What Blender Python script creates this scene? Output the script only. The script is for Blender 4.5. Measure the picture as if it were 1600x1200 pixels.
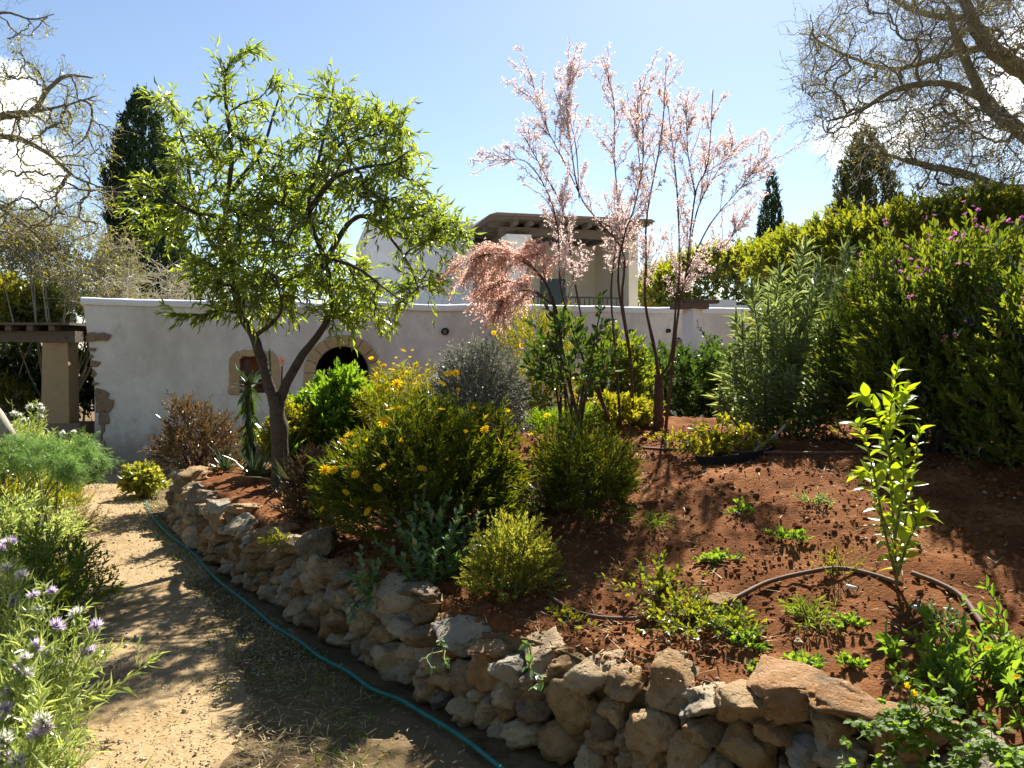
import bpy, bmesh, math, random
import numpy as np
from mathutils import Vector, Matrix

for _o in list(bpy.data.objects):
    bpy.data.objects.remove(_o, do_unlink=True)
scene = bpy.context.scene
C = scene.collection
R = math.radians
rng = np.random.default_rng(7)
random.seed(7)

# ------------------------------------------------------------------ camera
F = 1256.0            # focal length in photo pixels (1600 wide)
EYE, HOR = 1.6, 560.0
cam_d = bpy.data.cameras.new('camera')
cam = bpy.data.objects.new('camera', cam_d)
C.objects.link(cam)
cam.location = (0, 0, EYE)
cam.rotation_euler = (R(90), 0, 0)
cam_d.sensor_width = 36.0
cam_d.lens = F / 1600.0 * 36.0
cam_d.shift_y = -(600.0 - HOR) / 1600.0
cam_d.clip_start = 0.05
cam_d.clip_end = 3000.0
scene.camera = cam

# ------------------------------------------------------------------ sun and sky
SUN_EL, SUN_AZ = 44.5, 17.0        # azimuth to the right of the view direction (+Y)
sun_dir = Vector((math.sin(R(SUN_AZ)) * math.cos(R(SUN_EL)), math.cos(R(SUN_AZ)) * math.cos(R(SUN_EL)), math.sin(R(SUN_EL))))
sl = bpy.data.lights.new('sun', 'SUN')
sl.energy = 5.0
sl.angle = R(0.53)
sl.color = (1.0, 0.93, 0.82)
so = bpy.data.objects.new('sun', sl)
C.objects.link(so)
so.rotation_euler = (-sun_dir).to_track_quat('-Z', 'Y').to_euler()
so.location = sun_dir * 50

world = bpy.data.worlds.new('World')
scene.world = world
world.use_nodes = True
wn, wl = world.node_tree.nodes, world.node_tree.links
wn.clear()
w_out = wn.new('ShaderNodeOutputWorld')
w_bg = wn.new('ShaderNodeBackground')
w_bg.inputs['Strength'].default_value = 0.052
sky = wn.new('ShaderNodeTexSky')
sky.sky_type = 'NISHITA'
sky.sun_disc = False
sky.sun_elevation = R(SUN_EL)
sky.sun_rotation = R(SUN_AZ)
sky.altitude = 50
sky.air_density = 1.0
sky.dust_density = 0.4
sky.ozone_density = 1.7
w_tc = wn.new('ShaderNodeTexCoord')
w_bg2 = wn.new('ShaderNodeBackground')
w_bg2.inputs['Color'].default_value = (1.0, 0.99, 0.97, 1)
w_bg2.inputs['Strength'].default_value = 1.0
w_mix = wn.new('ShaderNodeMixShader')
wl.new(sky.outputs[0], w_bg.inputs['Color'])
# a few fair-weather clouds low in the sky, all round the horizon
def _dir(u, v):
    d = Vector(((u - 800) / F, 1.0, (HOR - v) / F))
    return d.normalized()
clouds = [(_dir(15, 158), .034), (_dir(-15, 215), .03), (_dir(30, 250), .034), (_dir(65, 285), .022), (_dir(505, 278), .018),
          (_dir(1352, 200), .042), (_dir(1410, 215), .03), (_dir(1598, 135), .03), (_dir(1690, 110), .08), (_dir(1590, 80), .018)]
_rc = random.Random(3)
for k in range(5):
    a = R(75 + k * 52 + _rc.uniform(-6, 6))
    e = R(_rc.uniform(9, 24))
    clouds.append((Vector((math.sin(a) * math.cos(e), math.cos(a) * math.cos(e), math.sin(e))), _rc.uniform(.05, .09)))
w_ns = wn.new('ShaderNodeTexNoise')
w_ns.inputs['Scale'].default_value = 9.0
w_ns.inputs['Detail'].default_value = 9.0
w_ns.inputs['Roughness'].default_value = 0.62
wl.new(w_tc.outputs['Generated'], w_ns.inputs['Vector'])
prev = None
for c, r in clouds:
    dn = wn.new('ShaderNodeVectorMath'); dn.operation = 'DISTANCE'
    wl.new(w_tc.outputs['Generated'], dn.inputs[0])
    dn.inputs[1].default_value = c
    mr = wn.new('ShaderNodeMapRange')
    mr.inputs['From Min'].default_value = r * 1.9
    mr.inputs['From Max'].default_value = r * .1
    mr.inputs['To Min'].default_value = 0.0
    mr.inputs['To Max'].default_value = 1.0
    wl.new(dn.outputs['Value'], mr.inputs['Value'])
    if prev is None:
        prev = mr.outputs[0]
    else:
        mx = wn.new('ShaderNodeMath'); mx.operation = 'MAXIMUM'
        wl.new(prev, mx.inputs[0]); wl.new(mr.outputs[0], mx.inputs[1])
        prev = mx.outputs[0]
w_a = wn.new('ShaderNodeMath'); w_a.operation = 'MULTIPLY_ADD'
wl.new(w_ns.outputs[0], w_a.inputs[0]); w_a.inputs[1].default_value = 3.0; w_a.inputs[2].default_value = -2.0
w_b = wn.new('ShaderNodeMath'); w_b.operation = 'MULTIPLY_ADD'
wl.new(prev, w_b.inputs[0]); w_b.inputs[1].default_value = 1.5
wl.new(w_a.outputs[0], w_b.inputs[2])
w_c = wn.new('ShaderNodeMath'); w_c.operation = 'MULTIPLY'; w_c.use_clamp = True
wl.new(w_b.outputs[0], w_c.inputs[0]); w_c.inputs[1].default_value = 1.1
wl.new(w_c.outputs[0], w_mix.inputs[0])
wl.new(w_bg.outputs[0], w_mix.inputs[1])
wl.new(w_bg2.outputs[0], w_mix.inputs[2])
wl.new(w_mix.outputs[0], w_out.inputs[0])

vs = scene.view_settings
vs.view_transform = 'Standard'
vs.look = 'None'
vs.exposure = 1.58
vs.gamma = 1.0
vs.use_curve_mapping = False
scene.render.engine = 'CYCLES'
scene.cycles.use_denoising = True
scene.cycles.max_bounces = 5
scene.cycles.diffuse_bounces = 3
scene.cycles.glossy_bounces = 2
scene.cycles.transmission_bounces = 3
scene.cycles.sample_clamp_indirect = 6.0

# ------------------------------------------------------------------ numeric helpers
def _hash(ix, iy, iz):
    h = (ix.astype(np.int64) * 374761393 + iy.astype(np.int64) * 668265263 + iz.astype(np.int64) * 2147483647)
    h = (h ^ (h >> 13)) * 1274126177
    h = h & 0x7fffffff
    h = (h ^ (h >> 16)) & 0xffff
    return h / 65535.0
def vnoise(p):
    p = np.asarray(p, float)
    i = np.floor(p).astype(np.int64); f = p - i
    f = f * f * (3 - 2 * f)
    out = 0
    for dx in (0, 1):
        for dy in (0, 1):
            for dz in (0, 1):
                w = (f[..., 0] if dx else 1 - f[..., 0]) * (f[..., 1] if dy else 1 - f[..., 1]) * (f[..., 2] if dz else 1 - f[..., 2])
                out = out + w * _hash(i[..., 0] + dx, i[..., 1] + dy, i[..., 2] + dz)
    return out * 2 - 1
def fbm(p, octs=4, gain=.5):
    p = np.asarray(p, float); a, s, out = 1.0, 1.0, 0
    for k in range(octs):
        out = out + a * vnoise(p * s + 17.3 * k); a *= gain; s *= 2.03
    return out
def fbm2(x, y, sc, octs=4, z=0.0):
    return fbm(np.stack([np.asarray(x) * sc, np.asarray(y) * sc, np.zeros_like(np.asarray(x, float)) + z], -1), octs)
def nrm(v):
    return v / np.maximum(np.linalg.norm(v, axis=-1, keepdims=True), 1e-9)
def rdir(n):
    return nrm(rng.normal(size=(n, 3)))
def sst(a, b, x):
    t = np.clip((np.asarray(x, float) - a) / (b - a), 0, 1)
    return t * t * (3 - 2 * t)
def at(u, v, d):
    """a photo pixel at depth d metres in front of the camera, as a place in the garden"""
    return np.array([(u - 800) / F * d, d, EYE - (v - HOR) / F * d])

# ------------------------------------------------------------------ object helpers
def tag(o, label=None, cat=None, group=None, kind=None):
    if label: o['label'] = label
    if cat: o['category'] = cat
    if group: o['group'] = group
    if kind: o['kind'] = kind
    return o
def org(o):
    while o.parent is not None:
        o = o.parent
    return np.array(o.location)
def thing(name, label, cat, loc, group=None):
    o = bpy.data.objects.new(name, None)
    o.empty_display_size = .1
    C.objects.link(o)
    o.location = tuple(float(a) for a in loc)
    return tag(o, label, cat, group)
def add_obj(name, me, parent=None, M=None):
    o = bpy.data.objects.new(name, me)
    C.objects.link(o)
    if parent is not None:
        o.parent = parent
        if M is not None:
            o.matrix_basis = Matrix.Translation(-Vector(org(parent))) @ M
    elif M is not None:
        o.matrix_basis = M
    return o

class Geo:
    """collects vertices and faces, then links them as one mesh object"""
    def __init__(s):
        s.V, s.Fs, s.A, s.n = [], [], [], 0
    def add(s, V, Fa, rnd=None):
        V = np.asarray(V, float).reshape(-1, 3)
        s.V.append(V)
        if not isinstance(Fa, list): Fa = [Fa]
        for f in Fa:
            f = np.asarray(f, np.int64)
            if len(f): s.Fs.append(f + s.n)
        s.A.append(np.zeros(len(V)) + rng.random() if rnd is None else np.asarray(rnd, float).reshape(-1))
        s.n += len(V)
        return s
    def mesh(s, name, mat, off=None, smooth=False):
        V = np.concatenate(s.V) if s.V else np.zeros((0, 3))
        if off is not None: V = V - off
        me = bpy.data.meshes.new(name)
        me.vertices.add(len(V))
        me.vertices.foreach_set('co', V.astype(np.float32).ravel())
        loops = np.concatenate([f.ravel() for f in s.Fs])
        sizes = np.concatenate([np.full(len(f), f.shape[1]) for f in s.Fs])
        me.loops.add(len(loops))
        me.loops.foreach_set('vertex_index', loops.astype(np.int32))
        me.polygons.add(len(sizes))
        starts = np.concatenate([[0], np.cumsum(sizes)[:-1]])
        me.polygons.foreach_set('loop_start', starts.astype(np.int32))
        me.polygons.foreach_set('use_smooth', np.full(len(sizes), bool(smooth)))
        at_ = me.attributes.new('rnd', 'FLOAT', 'POINT')
        at_.data.foreach_set('value', np.concatenate(s.A).astype(np.float32))
        me.update(calc_edges=True)
        me.materials.append(mat)
        return me
    def obj(s, name, mat, parent=None, smooth=False, kind=None):
        me = s.mesh(name, mat, org(parent) if parent is not None else None, smooth)
        o = add_obj(name, me, parent)
        if kind: o['kind'] = kind
        return o

def box_vf(x0, x1, y0, y1, z0, z1):
    V = np.array([(x, y, z) for z in (z0, z1) for y in (y0, y1) for x in (x0, x1)], float)
    Fq = np.array([(0, 2, 3, 1), (4, 5, 7, 6), (0, 1, 5, 4), (2, 6, 7, 3), (0, 4, 6, 2), (1, 3, 7, 5)])
    return V, Fq

def tubes(P, Rd, sides=3, cap=False):
    """P (N,k,3) polylines, Rd (N,k) radii -> V, F"""
    P = np.asarray(P, float); Rd = np.asarray(Rd, float)
    N, k, _ = P.shape
    T = np.gradient(P, axis=1) if k > 2 else np.repeat(P[:, 1:2] - P[:, :1], 2, 1)
    T = nrm(T)
    D = nrm(P[:, -1] - P[:, 0])
    ref = np.where(np.abs(D[:, 2:3]) < .8, np.array([[0, 0, 1.0]]), np.array([[1.0, 0, 0]]))
    A = nrm(np.cross(T, ref[:, None, :])); B = nrm(np.cross(T, A))
    th = np.arange(sides) / sides * 2 * np.pi
    V = P[:, :, None, :] + Rd[:, :, None, None] * (A[:, :, None, :] * np.cos(th)[None, None, :, None] + B[:, :, None, :] * np.sin(th)[None, None, :, None])
    idx = np.arange(N * k * sides).reshape(N, k, sides)
    a = idx[:, :-1, :]; b = np.roll(a, -1, 2); c = np.roll(idx[:, 1:, :], -1, 2); d = idx[:, 1:, :]
    Fq = np.stack([a, b, c, d], -1).reshape(-1, 4)
    fs = [Fq]
    if cap and sides >= 3:
        fs.append(idx[:, 0, ::-1].reshape(-1, sides)); fs.append(idx[:, -1, :].reshape(-1, sides))
    return V.reshape(-1, 3), fs

LEAF = {
    'lance': (np.array([(0, 0, 0), (-.5, .42, .14), (.5, .42, .14), (0, .48, 0), (0, 1, -.1)]), np.array([(0, 2, 3), (0, 3, 1), (3, 2, 4), (3, 4, 1)])),
    'oval': (np.array([(0, 0, 0), (-.42, .25, .1), (-.46, .66, .1), (0, 1, -.06), (.46, .66, .1), (.42, .25, .1), (0, .45, 0)]),
             np.array([(0, 6, 1), (1, 6, 2), (2, 6, 3), (3, 6, 4), (4, 6, 5), (5, 6, 0)])),
    'dia': (np.array([(0, 0, 0), (-.5, .5, .05), (0, 1, 0), (.5, .5, .05)]), np.array([(0, 3, 2, 1)])),
    'needle': (np.array([(-.5, 0, 0), (.5, 0, 0), (0, 1, .0)]), np.array([(0, 1, 2)])),
    'strap': (np.array([(-.5, 0, .03), (.5, 0, .03), (.5, .4, .05), (-.5, .4, .05), (.36, .75, -.02), (-.36, .75, -.02), (0, 1, -.12)]),
              np.array([(0, 1, 2), (0, 2, 3), (3, 2, 4), (3, 4, 5), (5, 4, 6)])),
}
def leaves(P, D, L, W, shape='lance', up=.6, rnd=None, ref=None):
    """leaf blades at P pointing along D; up: how far they face the sky"""
    T, Fa = LEAF[shape]
    n = len(P)
    L = np.zeros(n) + L; W = np.zeros(n) + W
    D = nrm(D)
    if ref is None: ref = np.array([[0, 0, 1.0]])
    nn = ref * up + rdir(n) * (1 - up)
    S = nrm(np.cross(D, nn)); Nn = np.cross(S, D)
    V = P[:, None, :] + S[:, None, :] * (T[None, :, :1] * W[:, None, None]) + D[:, None, :] * (T[None, :, 1:2] * L[:, None, None]) + Nn[:, None, :] * (T[None, :, 2:] * L[:, None, None])
    m = len(T)
    Fo = (Fa[None] + (np.arange(n) * m)[:, None, None]).reshape(-1, Fa.shape[1])
    if rnd is None: rnd = rng.random(n)
    return V.reshape(-1, 3), Fo, np.repeat(rnd, m)

def along(P, t):
    """point and tangent on each polyline P (N,k,3) at t (N,m)"""
    N, k, _ = P.shape
    x = np.clip(t, 0, .9999) * (k - 1)
    i = np.floor(x).astype(int); f = (x - i)[..., None]
    r = np.arange(N)[:, None]
    a, b = P[r, i], P[r, i + 1]
    return a + (b - a) * f, nrm(b - a)
def arc(S, D, L, k=4, bend=None, wob=.0):
    """N curved twigs from S along D, length L"""
    n = len(S); s = np.linspace(0, 1, k)[None, :, None]
    L = (np.zeros(n) + L)[:, None, None]
    P = S[:, None, :] + nrm(D)[:, None, :] * L * s
    if bend is not None: P = P + np.asarray(bend).reshape(-1, 1, 3) * L * s ** 2
    if wob: P = P + rng.normal(size=P.shape) * wob * L * np.minimum(s * 3, 1)
    return P
def side(P, m, L, ang=(35, 60), t0=.15, t1=1.0, k=4, up=0.0, bend=None, wob=.03, lvar=.5, taper=.5):
    """m side twigs on each of the polylines P"""
    N = len(P)
    t = np.sort(rng.uniform(t0, t1, (N, m)), 1)
    p, T = along(P, t)
    p, T = p.reshape(-1, 3), T.reshape(-1, 3)
    a = np.radians(rng.uniform(ang[0], ang[1], len(p)))[:, None]
    q = nrm(np.cross(T, rdir(len(p))))
    D = T * np.cos(a) + q * np.sin(a) + np.array([[0, 0, up]])
    Ls = L * (1 + lvar * rng.uniform(-1, 1, len(p))) * (1 - taper * t.ravel())
    return arc(p, D, Ls, k, bend, wob)
def leafy(P, K, L, W, shape, ang=(35, 65), t0=.1, t1=1.0, up=.6, lvar=.3, tip=True, grp=.5, droop=0):
    """K leaves spiralling along every polyline P"""
    N = len(P)
    t = t0 + (t1 - t0) * (np.arange(K)[None, :] + rng.uniform(-.3, .3, (N, K)) + .5) / K
    p, T = along(P, t)
    ph = (np.arange(K)[None, :] * 2.4 + rng.uniform(0, 6.28, (N, 1)) + rng.normal(size=(N, K)) * .3)
    ref = np.where(np.abs(T[..., 2:3]) < .9, np.array([0, 0, 1.0]), np.array([1.0, 0, 0]))
    A = nrm(np.cross(T, ref)); B = np.cross(T, A)
    a = np.radians(rng.uniform(ang[0], ang[1], (N, K))) * (1 - .45 * t if tip else 1)
    D = T * np.cos(a)[..., None] + (A * np.cos(ph)[..., None] + B * np.sin(ph)[..., None]) * np.sin(a)[..., None]
    D = D + np.array([0, 0, -droop])
    n = N * K
    Ls = L * (1 + lvar * rng.uniform(-1, 1, n))
    r = np.clip(grp * np.repeat(rng.random(N), K) + (1 - grp) * rng.random(n), 0, 1)
    return leaves(p.reshape(-1, 3), D.reshape(-1, 3), Ls, Ls * W, shape, up, r)

def poly(pts, n):
    """smooth resampling of a 3-D polyline (Catmull-Rom)"""
    p = np.asarray(pts, float)
    if len(p) == 2:
        return p[0] + (p[1] - p[0]) * np.linspace(0, 1, n)[:, None]
    q = np.concatenate([[2 * p[0] - p[1]], p, [2 * p[-1] - p[-2]]])
    out = []
    for x in np.linspace(0, len(p) - 1 - 1e-6, n):
        i = int(x); f = x - i
        a, b, c, d = q[i], q[i + 1], q[i + 2], q[i + 3]
        out.append(.5 * ((2 * b) + (-a + c) * f + (2 * a - 5 * b + 4 * c - d) * f * f + (-a + 3 * b - 3 * c + d) * f ** 3))
    return np.array(out)

def grow(sk, targets, k=6, wob=.03, sag=.0, back=.6):
    """attach every target to the nearest point of the growing skeleton sk (list of (n,3) polylines): returns twigs (N,k,3) and radii weights"""
    pos = [np.asarray(s) for s in sk]
    dr = [nrm(np.gradient(s, axis=0)) for s in pos]
    pos = np.concatenate(pos); dr = np.concatenate(dr)
    n0 = len(pos)
    targets = np.asarray(targets)
    dist = np.min(np.linalg.norm(targets[:, None] - pos[None], axis=2), 1)
    targets = targets[np.argsort(dist)]
    cap = n0 + len(targets) * (k - 1)
    PP = np.zeros((cap, 3)); DD = np.zeros((cap, 3)); par = np.full(cap, -1); cnt = np.zeros(cap)
    PP[:n0] = pos; DD[:n0] = dr
    n = n0; out = []; ids = []
    for tg in targets:
        v = tg - PP[:n]
        d = np.linalg.norm(v, axis=1) + 1e-6
        c = (v * DD[:n]).sum(1) / d
        cost = d * (1 + back * (1 - c))
        i = int(np.argmin(cost))
        s = np.linspace(0, 1, k)[:, None]
        b = PP[i] + DD[i] * d[i] * .35
        P = (1 - s) ** 2 * PP[i] + 2 * s * (1 - s) * b + s * s * tg
        P[1:-1] += rng.normal(size=(k - 2, 3)) * wob * d[i]
        P[:, 2] -= sag * d[i] * (s * (1 - s)).ravel()
        out.append(P); ids.append((i, n))
        PP[n:n + k - 1] = P[1:]
        g = nrm(np.gradient(P, axis=0)); DD[n:n + k - 1] = g[1:]
        par[n] = i; par[n + 1:n + k - 1] = np.arange(n, n + k - 2)
        cnt[n + k - 2] += 1
        n += k - 1
    for j in range(n - 1, n0 - 1, -1):
        if par[j] >= 0: cnt[par[j]] += cnt[j]
    w = np.array([np.concatenate([[cnt[b]], cnt[b:b + k - 1]]) for a, b in ids])
    return np.array(out), w

# ------------------------------------------------------------------ materials
def nodes(name):
    m = bpy.data.materials.new(name)
    m.use_nodes = True
    nt = m.node_tree
    nt.nodes.clear()
    return m, nt.nodes, nt.links, nt.nodes.new('ShaderNodeOutputMaterial')
def mixc(n, l, fac, a, b):
    x = n.new('ShaderNodeMix'); x.data_type = 'RGBA'
    for i, v in ((0, fac), (6, a), (7, b)):
        if hasattr(v, 'is_linked') or isinstance(v, bpy.types.NodeSocket): l.new(v, x.inputs[i])
        elif isinstance(v, (tuple, list)): x.inputs[i].default_value = (*v, 1)
        else: x.inputs[i].default_value = v
    return x.outputs[2]
def leaf_mat(name, c1, c2, trans=.45, tcol=None, gloss=.10, rough=.38, c3=None):
    m, n, l, out = nodes(name)
    a = n.new('ShaderNodeAttribute'); a.attribute_name = 'rnd'
    r = n.new('ShaderNodeValToRGB')
    r.color_ramp.elements[0].color = (*c1, 1); r.color_ramp.elements[1].color = (*c2, 1)
    if c3 is not None:
        e = r.color_ramp.elements.new(.93); e.color = (*c3, 1)
        r.color_ramp.elements[1].position = .86; r.color_ramp.elements[1].color = (*c2, 1)
        r.color_ramp.elements[2].color = (*c3, 1)
    l.new(a.outputs['Fac'], r.inputs[0])
    df = n.new('ShaderNodeBsdfDiffuse'); tr = n.new('ShaderNodeBsdfTranslucent'); gl = n.new('ShaderNodeBsdfGlossy')
    gl.inputs['Roughness'].default_value = rough
    gl.inputs['Color'].default_value = (.9, .95, .9, 1)
    l.new(r.outputs[0], df.inputs['Color'])
    mu = n.new('ShaderNodeMix'); mu.data_type = 'RGBA'; mu.blend_type = 'MULTIPLY'; mu.inputs[0].default_value = 1
    l.new(r.outputs[0], mu.inputs[6]); mu.inputs[7].default_value = (*(tcol or (2.0, 1.75, .75)), 1)
    l.new(mu.outputs[2], tr.inputs['Color'])
    m1 = n.new('ShaderNodeMixShader'); m1.inputs[0].default_value = min(.7, trans * 1.15)
    l.new(df.outputs[0], m1.inputs[1]); l.new(tr.outputs[0], m1.inputs[2])
    fr = n.new('ShaderNodeLayerWeight'); fr.inputs['Blend'].default_value = .25
    fm = n.new('ShaderNodeMath'); fm.operation = 'MULTIPLY_ADD'
    l.new(fr.outputs['Fresnel'], fm.inputs[0]); fm.inputs[1].default_value = gloss * 1.5; fm.inputs[2].default_value = gloss * .2
    m2 = n.new('ShaderNodeMixShader')
    l.new(fm.outputs[0], m2.inputs[0]); l.new(m1.outputs[0], m2.inputs[1]); l.new(gl.outputs[0], m2.inputs[2])
    l.new(m2.outputs[0], out.inputs[0])
    return m
def surf_mat(name, cols, scale=6, rough=.9, bump=.3, bscale=30, det=8, dist=.02, spec=.2, rndmix=0, rcol=None, extra=None):
    """noise-mottled matt surface; cols: 2-4 colours over a noise ramp"""
    m, n, l, out = nodes(name)
    p = n.new('ShaderNodeBsdfPrincipled')
    p.inputs['Roughness'].default_value = rough
    p.inputs['Specular IOR Level'].default_value = spec
    tc = n.new('ShaderNodeNewGeometry')
    ns = n.new('ShaderNodeTexNoise'); ns.inputs['Scale'].default_value = scale; ns.inputs['Detail'].default_value = det; ns.inputs['Roughness'].default_value = .62
    l.new(tc.outputs['Position'], ns.inputs['Vector'])
    r = n.new('ShaderNodeValToRGB')
    el = r.color_ramp.elements
    ps = np.linspace(.3, .7, len(cols))
    el[0].position = ps[0]; el[0].color = (*cols[0], 1)
    el[1].position = ps[-1]; el[1].color = (*cols[-1], 1)
    for q, c in zip(ps[1:-1], cols[1:-1]):
        e = el.new(q); e.color = (*c, 1)
    l.new(ns.outputs[0], r.inputs[0])
    col = r.outputs[0]
    if rndmix:
        a = n.new('ShaderNodeAttribute'); a.attribute_name = 'rnd'
        r2 = n.new('ShaderNodeValToRGB')
        r2.color_ramp.elements[0].color = (*rcol[0], 1); r2.color_ramp.elements[1].color = (*rcol[1], 1)
        l.new(a.outputs['Fac'], r2.inputs[0])
        col = mixc(n, l, rndmix, col, r2.outputs[0])
    if extra: col = extra(n, l, tc, col)
    l.new(col, p.inputs['Base Color'])
    if bump:
        n2 = n.new('ShaderNodeTexNoise'); n2.inputs['Scale'].default_value = bscale; n2.inputs['Detail'].default_value = 10; n2.inputs['Roughness'].default_value = .65
        l.new(tc.outputs['Position'], n2.inputs['Vector'])
        b = n.new('ShaderNodeBump'); b.inputs['Strength'].default_value = bump; b.inputs['Distance'].default_value = dist
        l.new(n2.outputs[0], b.inputs['Height']); l.new(b.outputs[0], p.inputs['Normal'])
    l.new(p.outputs[0], out.inputs[0])
    return m

# plaster: lime wash with faint stains, damp foot, hairline patches
def _plaster(n, l, tc, col):
    ns = n.new('ShaderNodeTexNoise'); ns.inputs['Scale'].default_value = 1.3; ns.inputs['Detail'].default_value = 7; ns.inputs['Roughness'].default_value = .6
    mp = n.new('ShaderNodeMapping'); mp.inputs['Scale'].default_value = (1, 1, .35)
    l.new(tc.outputs['Position'], mp.inputs['Vector']); l.new(mp.outputs[0], ns.inputs['Vector'])
    r = n.new('ShaderNodeMapRange'); r.inputs['From Min'].default_value = .5; r.inputs['From Max'].default_value = .75; r.inputs['To Max'].default_value = .75
    l.new(ns.outputs[0], r.inputs['Value'])
    c = mixc(n, l, r.outputs[0], col, (.42, .385, .32))
    n2 = n.new('ShaderNodeTexNoise'); n2.inputs['Scale'].default_value = 5; n2.inputs['Detail'].default_value = 8; n2.inputs['Roughness'].default_value = .7
    l.new(tc.outputs['Position'], n2.inputs['Vector'])
    sx = n.new('ShaderNodeSeparateXYZ'); l.new(tc.outputs['Position'], sx.inputs[0])
    ad = n.new('ShaderNodeMath'); ad.operation = 'MULTIPLY_ADD'; l.new(n2.outputs[0], ad.inputs[0]); ad.inputs[1].default_value = -1.6; l.new(sx.outputs['Z'], ad.inputs[2])
    m4 = n.new('ShaderNodeMapRange'); m4.inputs['From Min'].default_value = -.15; m4.inputs['From Max'].default_value = -.75; m4.inputs['To Max'].default_value = .8
    l.new(ad.outputs[0], m4.inputs['Value'])
    c = mixc(n, l, m4.outputs[0], c, (.36, .29, .21))
    # flaked patches and hairline cracks
    vo = n.new('ShaderNodeTexVoronoi'); vo.feature = 'DISTANCE_TO_EDGE'; vo.inputs['Scale'].default_value = .9
    wq = n.new('ShaderNodeVectorMath'); wq.operation = 'ADD'; l.new(tc.outputs['Position'], wq.inputs[0])
    nv = n.new('ShaderNodeVectorMath'); nv.operation = 'SCALE'; nv.inputs['Scale'].default_value = .5; l.new(n2.outputs['Color'], nv.inputs[0]); l.new(nv.outputs[0], wq.inputs[1]); l.new(wq.outputs[0], vo.inputs['Vector'])
    m5 = n.new('ShaderNodeMapRange'); m5.inputs['From Min'].default_value = .006; m5.inputs['From Max'].default_value = .0; m5.inputs['To Max'].default_value = .35
    l.new(vo.outputs['Distance'], m5.inputs['Value'])
    c = mixc(n, l, m5.outputs[0], c, (.33, .3, .26))
    return c
M_plaster = surf_mat('lime_plaster', [(.54, .52, .46), (.72, .705, .66), (.62, .605, .56), (.71, .70, .66)], 1.7, .92, .35, 9, dist=.03, spec=.1, extra=_plaster)
M_white = surf_mat('white_paint', [(.74, .74, .73), (.82, .82, .81)], 3, .85, .15, 20, spec=.2)
M_cream = surf_mat('cream_render', [(.66, .57, .42), (.74, .66, .52)], 2.5, .9, .15, 15)
M_shadewhite = surf_mat('sky_shaded_limewash', [(.60, .61, .63), (.68, .69, .71)], 1.6, .9, .15, 12)  # white wall whose blue sky shade is put into the colour
M_sand = surf_mat('sandstone', [(.36, .26, .14), (.5, .37, .21), (.43, .32, .19)], 7, .9, .6, 35, dist=.02, rndmix=.35, rcol=((.32, .22, .12), (.55, .42, .26)))
M_quoin = surf_mat('bare_rubble', [(.17, .13, .09), (.27, .20, .13), (.22, .16, .11)], 9, .95, .8, 30, dist=.03)
M_wood = surf_mat('weathered_beam', [(.075, .06, .045), (.16, .13, .10), (.11, .09, .07)], 14, .85, .5, 40)
M_door = surf_mat('red_brown_timber', [(.14, .055, .03), (.2, .085, .05)], 10, .7, .3, 50)
M_dark = surf_mat('dark_inside', [(.02, .018, .015), (.03, .027, .02)], 5, .95, 0)  # near-black colour stands in for the darkness of unlit insides
M_iron = surf_mat('black_iron', [(.02, .02, .022), (.035, .035, .035)], 10, .5, .1, 60, spec=.5)
M_tile = surf_mat('old_roof_tile', [(.16, .12, .09), (.26, .19, .14), (.2, .16, .12)], 12, .9, .5, 40)
M_roofearth = surf_mat('flat_roof_render', [(.6, .58, .52), (.7, .68, .62)], 3, .9, .2, 20)
M_bark = surf_mat('grey_brown_bark', [(.045, .036, .028), (.11, .09, .07), (.07, .058, .045)], 22, .95, .9, 60, dist=.02)
M_barkred = surf_mat('reddish_bark', [(.08, .04, .03), (.16, .09, .065)], 25, .9, .6, 70)
M_twig = surf_mat('grey_twig', [(.27, .245, .185), (.45, .41, .32)], 12, .9, .2, 60)  # lightened so the colour carries the glare veiling the bare twigs
M_moss = surf_mat('mossy_bark', [(.12, .105, .07), (.26, .235, .14), (.20, .175, .12), (.30, .28, .17)], 9, .95, .8, 45, dist=.03)  # mossy tone, lightened to stand in for glare over the right tree
M_stem = surf_mat('green_stem', [(.10, .13, .04), (.17, .19, .07)], 30, .7, .1, 60)
M_soil = surf_mat('red_soil', [(.10, .039, .015), (.20, .08, .031), (.32, .148, .064)], 3.2, .97, 1.0, 55, dist=.03, spec=.05)
M_clod = surf_mat('red_clods', [(.13, .051, .02), (.25, .102, .042)], 9, .97, .8, 70, dist=.02, spec=.05, rndmix=.4, rcol=((.11, .042, .018), (.34, .16, .075)))
M_path = surf_mat('trodden_sand', [(.17, .115, .055), (.27, .19, .098), (.32, .235, .128), (.22, .155, .08)], 1.9, .95, .8, 40, dist=.012, spec=.08)
M_ground = surf_mat('dry_earth', [(.085, .058, .03), (.18, .125, .068), (.13, .095, .05), (.09, .07, .032)], 2.6, .97, .8, 30, dist=.03, spec=.05)
M_litter = leaf_mat('dry_litter', (.30, .21, .11), (.62, .50, .32), .2, (1, 1, 1), .03)
M_straw = leaf_mat('straw', (.42, .33, .17), (.66, .56, .33), .25, (1, 1, 1), .03)
M_mulch = leaf_mat('bark_mulch', (.07, .045, .03), (.30, .21, .15), .05, (1, 1, 1), .03)
M_hose = surf_mat('teal_rubber_hose', [(.008, .12, .105), (.012, .17, .15), (.05, .16, .135)], 14, .6, .05, 80, spec=.25)
M_pipe = surf_mat('brown_drip_pipe', [(.10, .055, .036), (.15, .085, .058)], 8, .7, .1, 60, spec=.2)
M_blackpl = surf_mat('black_plastic', [(.012, .012, .013), (.02, .02, .022)], 8, .75, .05, 60, spec=.2)
M_whitepl = surf_mat('pale_plastic', [(.6, .63, .66), (.75, .77, .78)], 8, .4, .05, 60, spec=.5)

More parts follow.
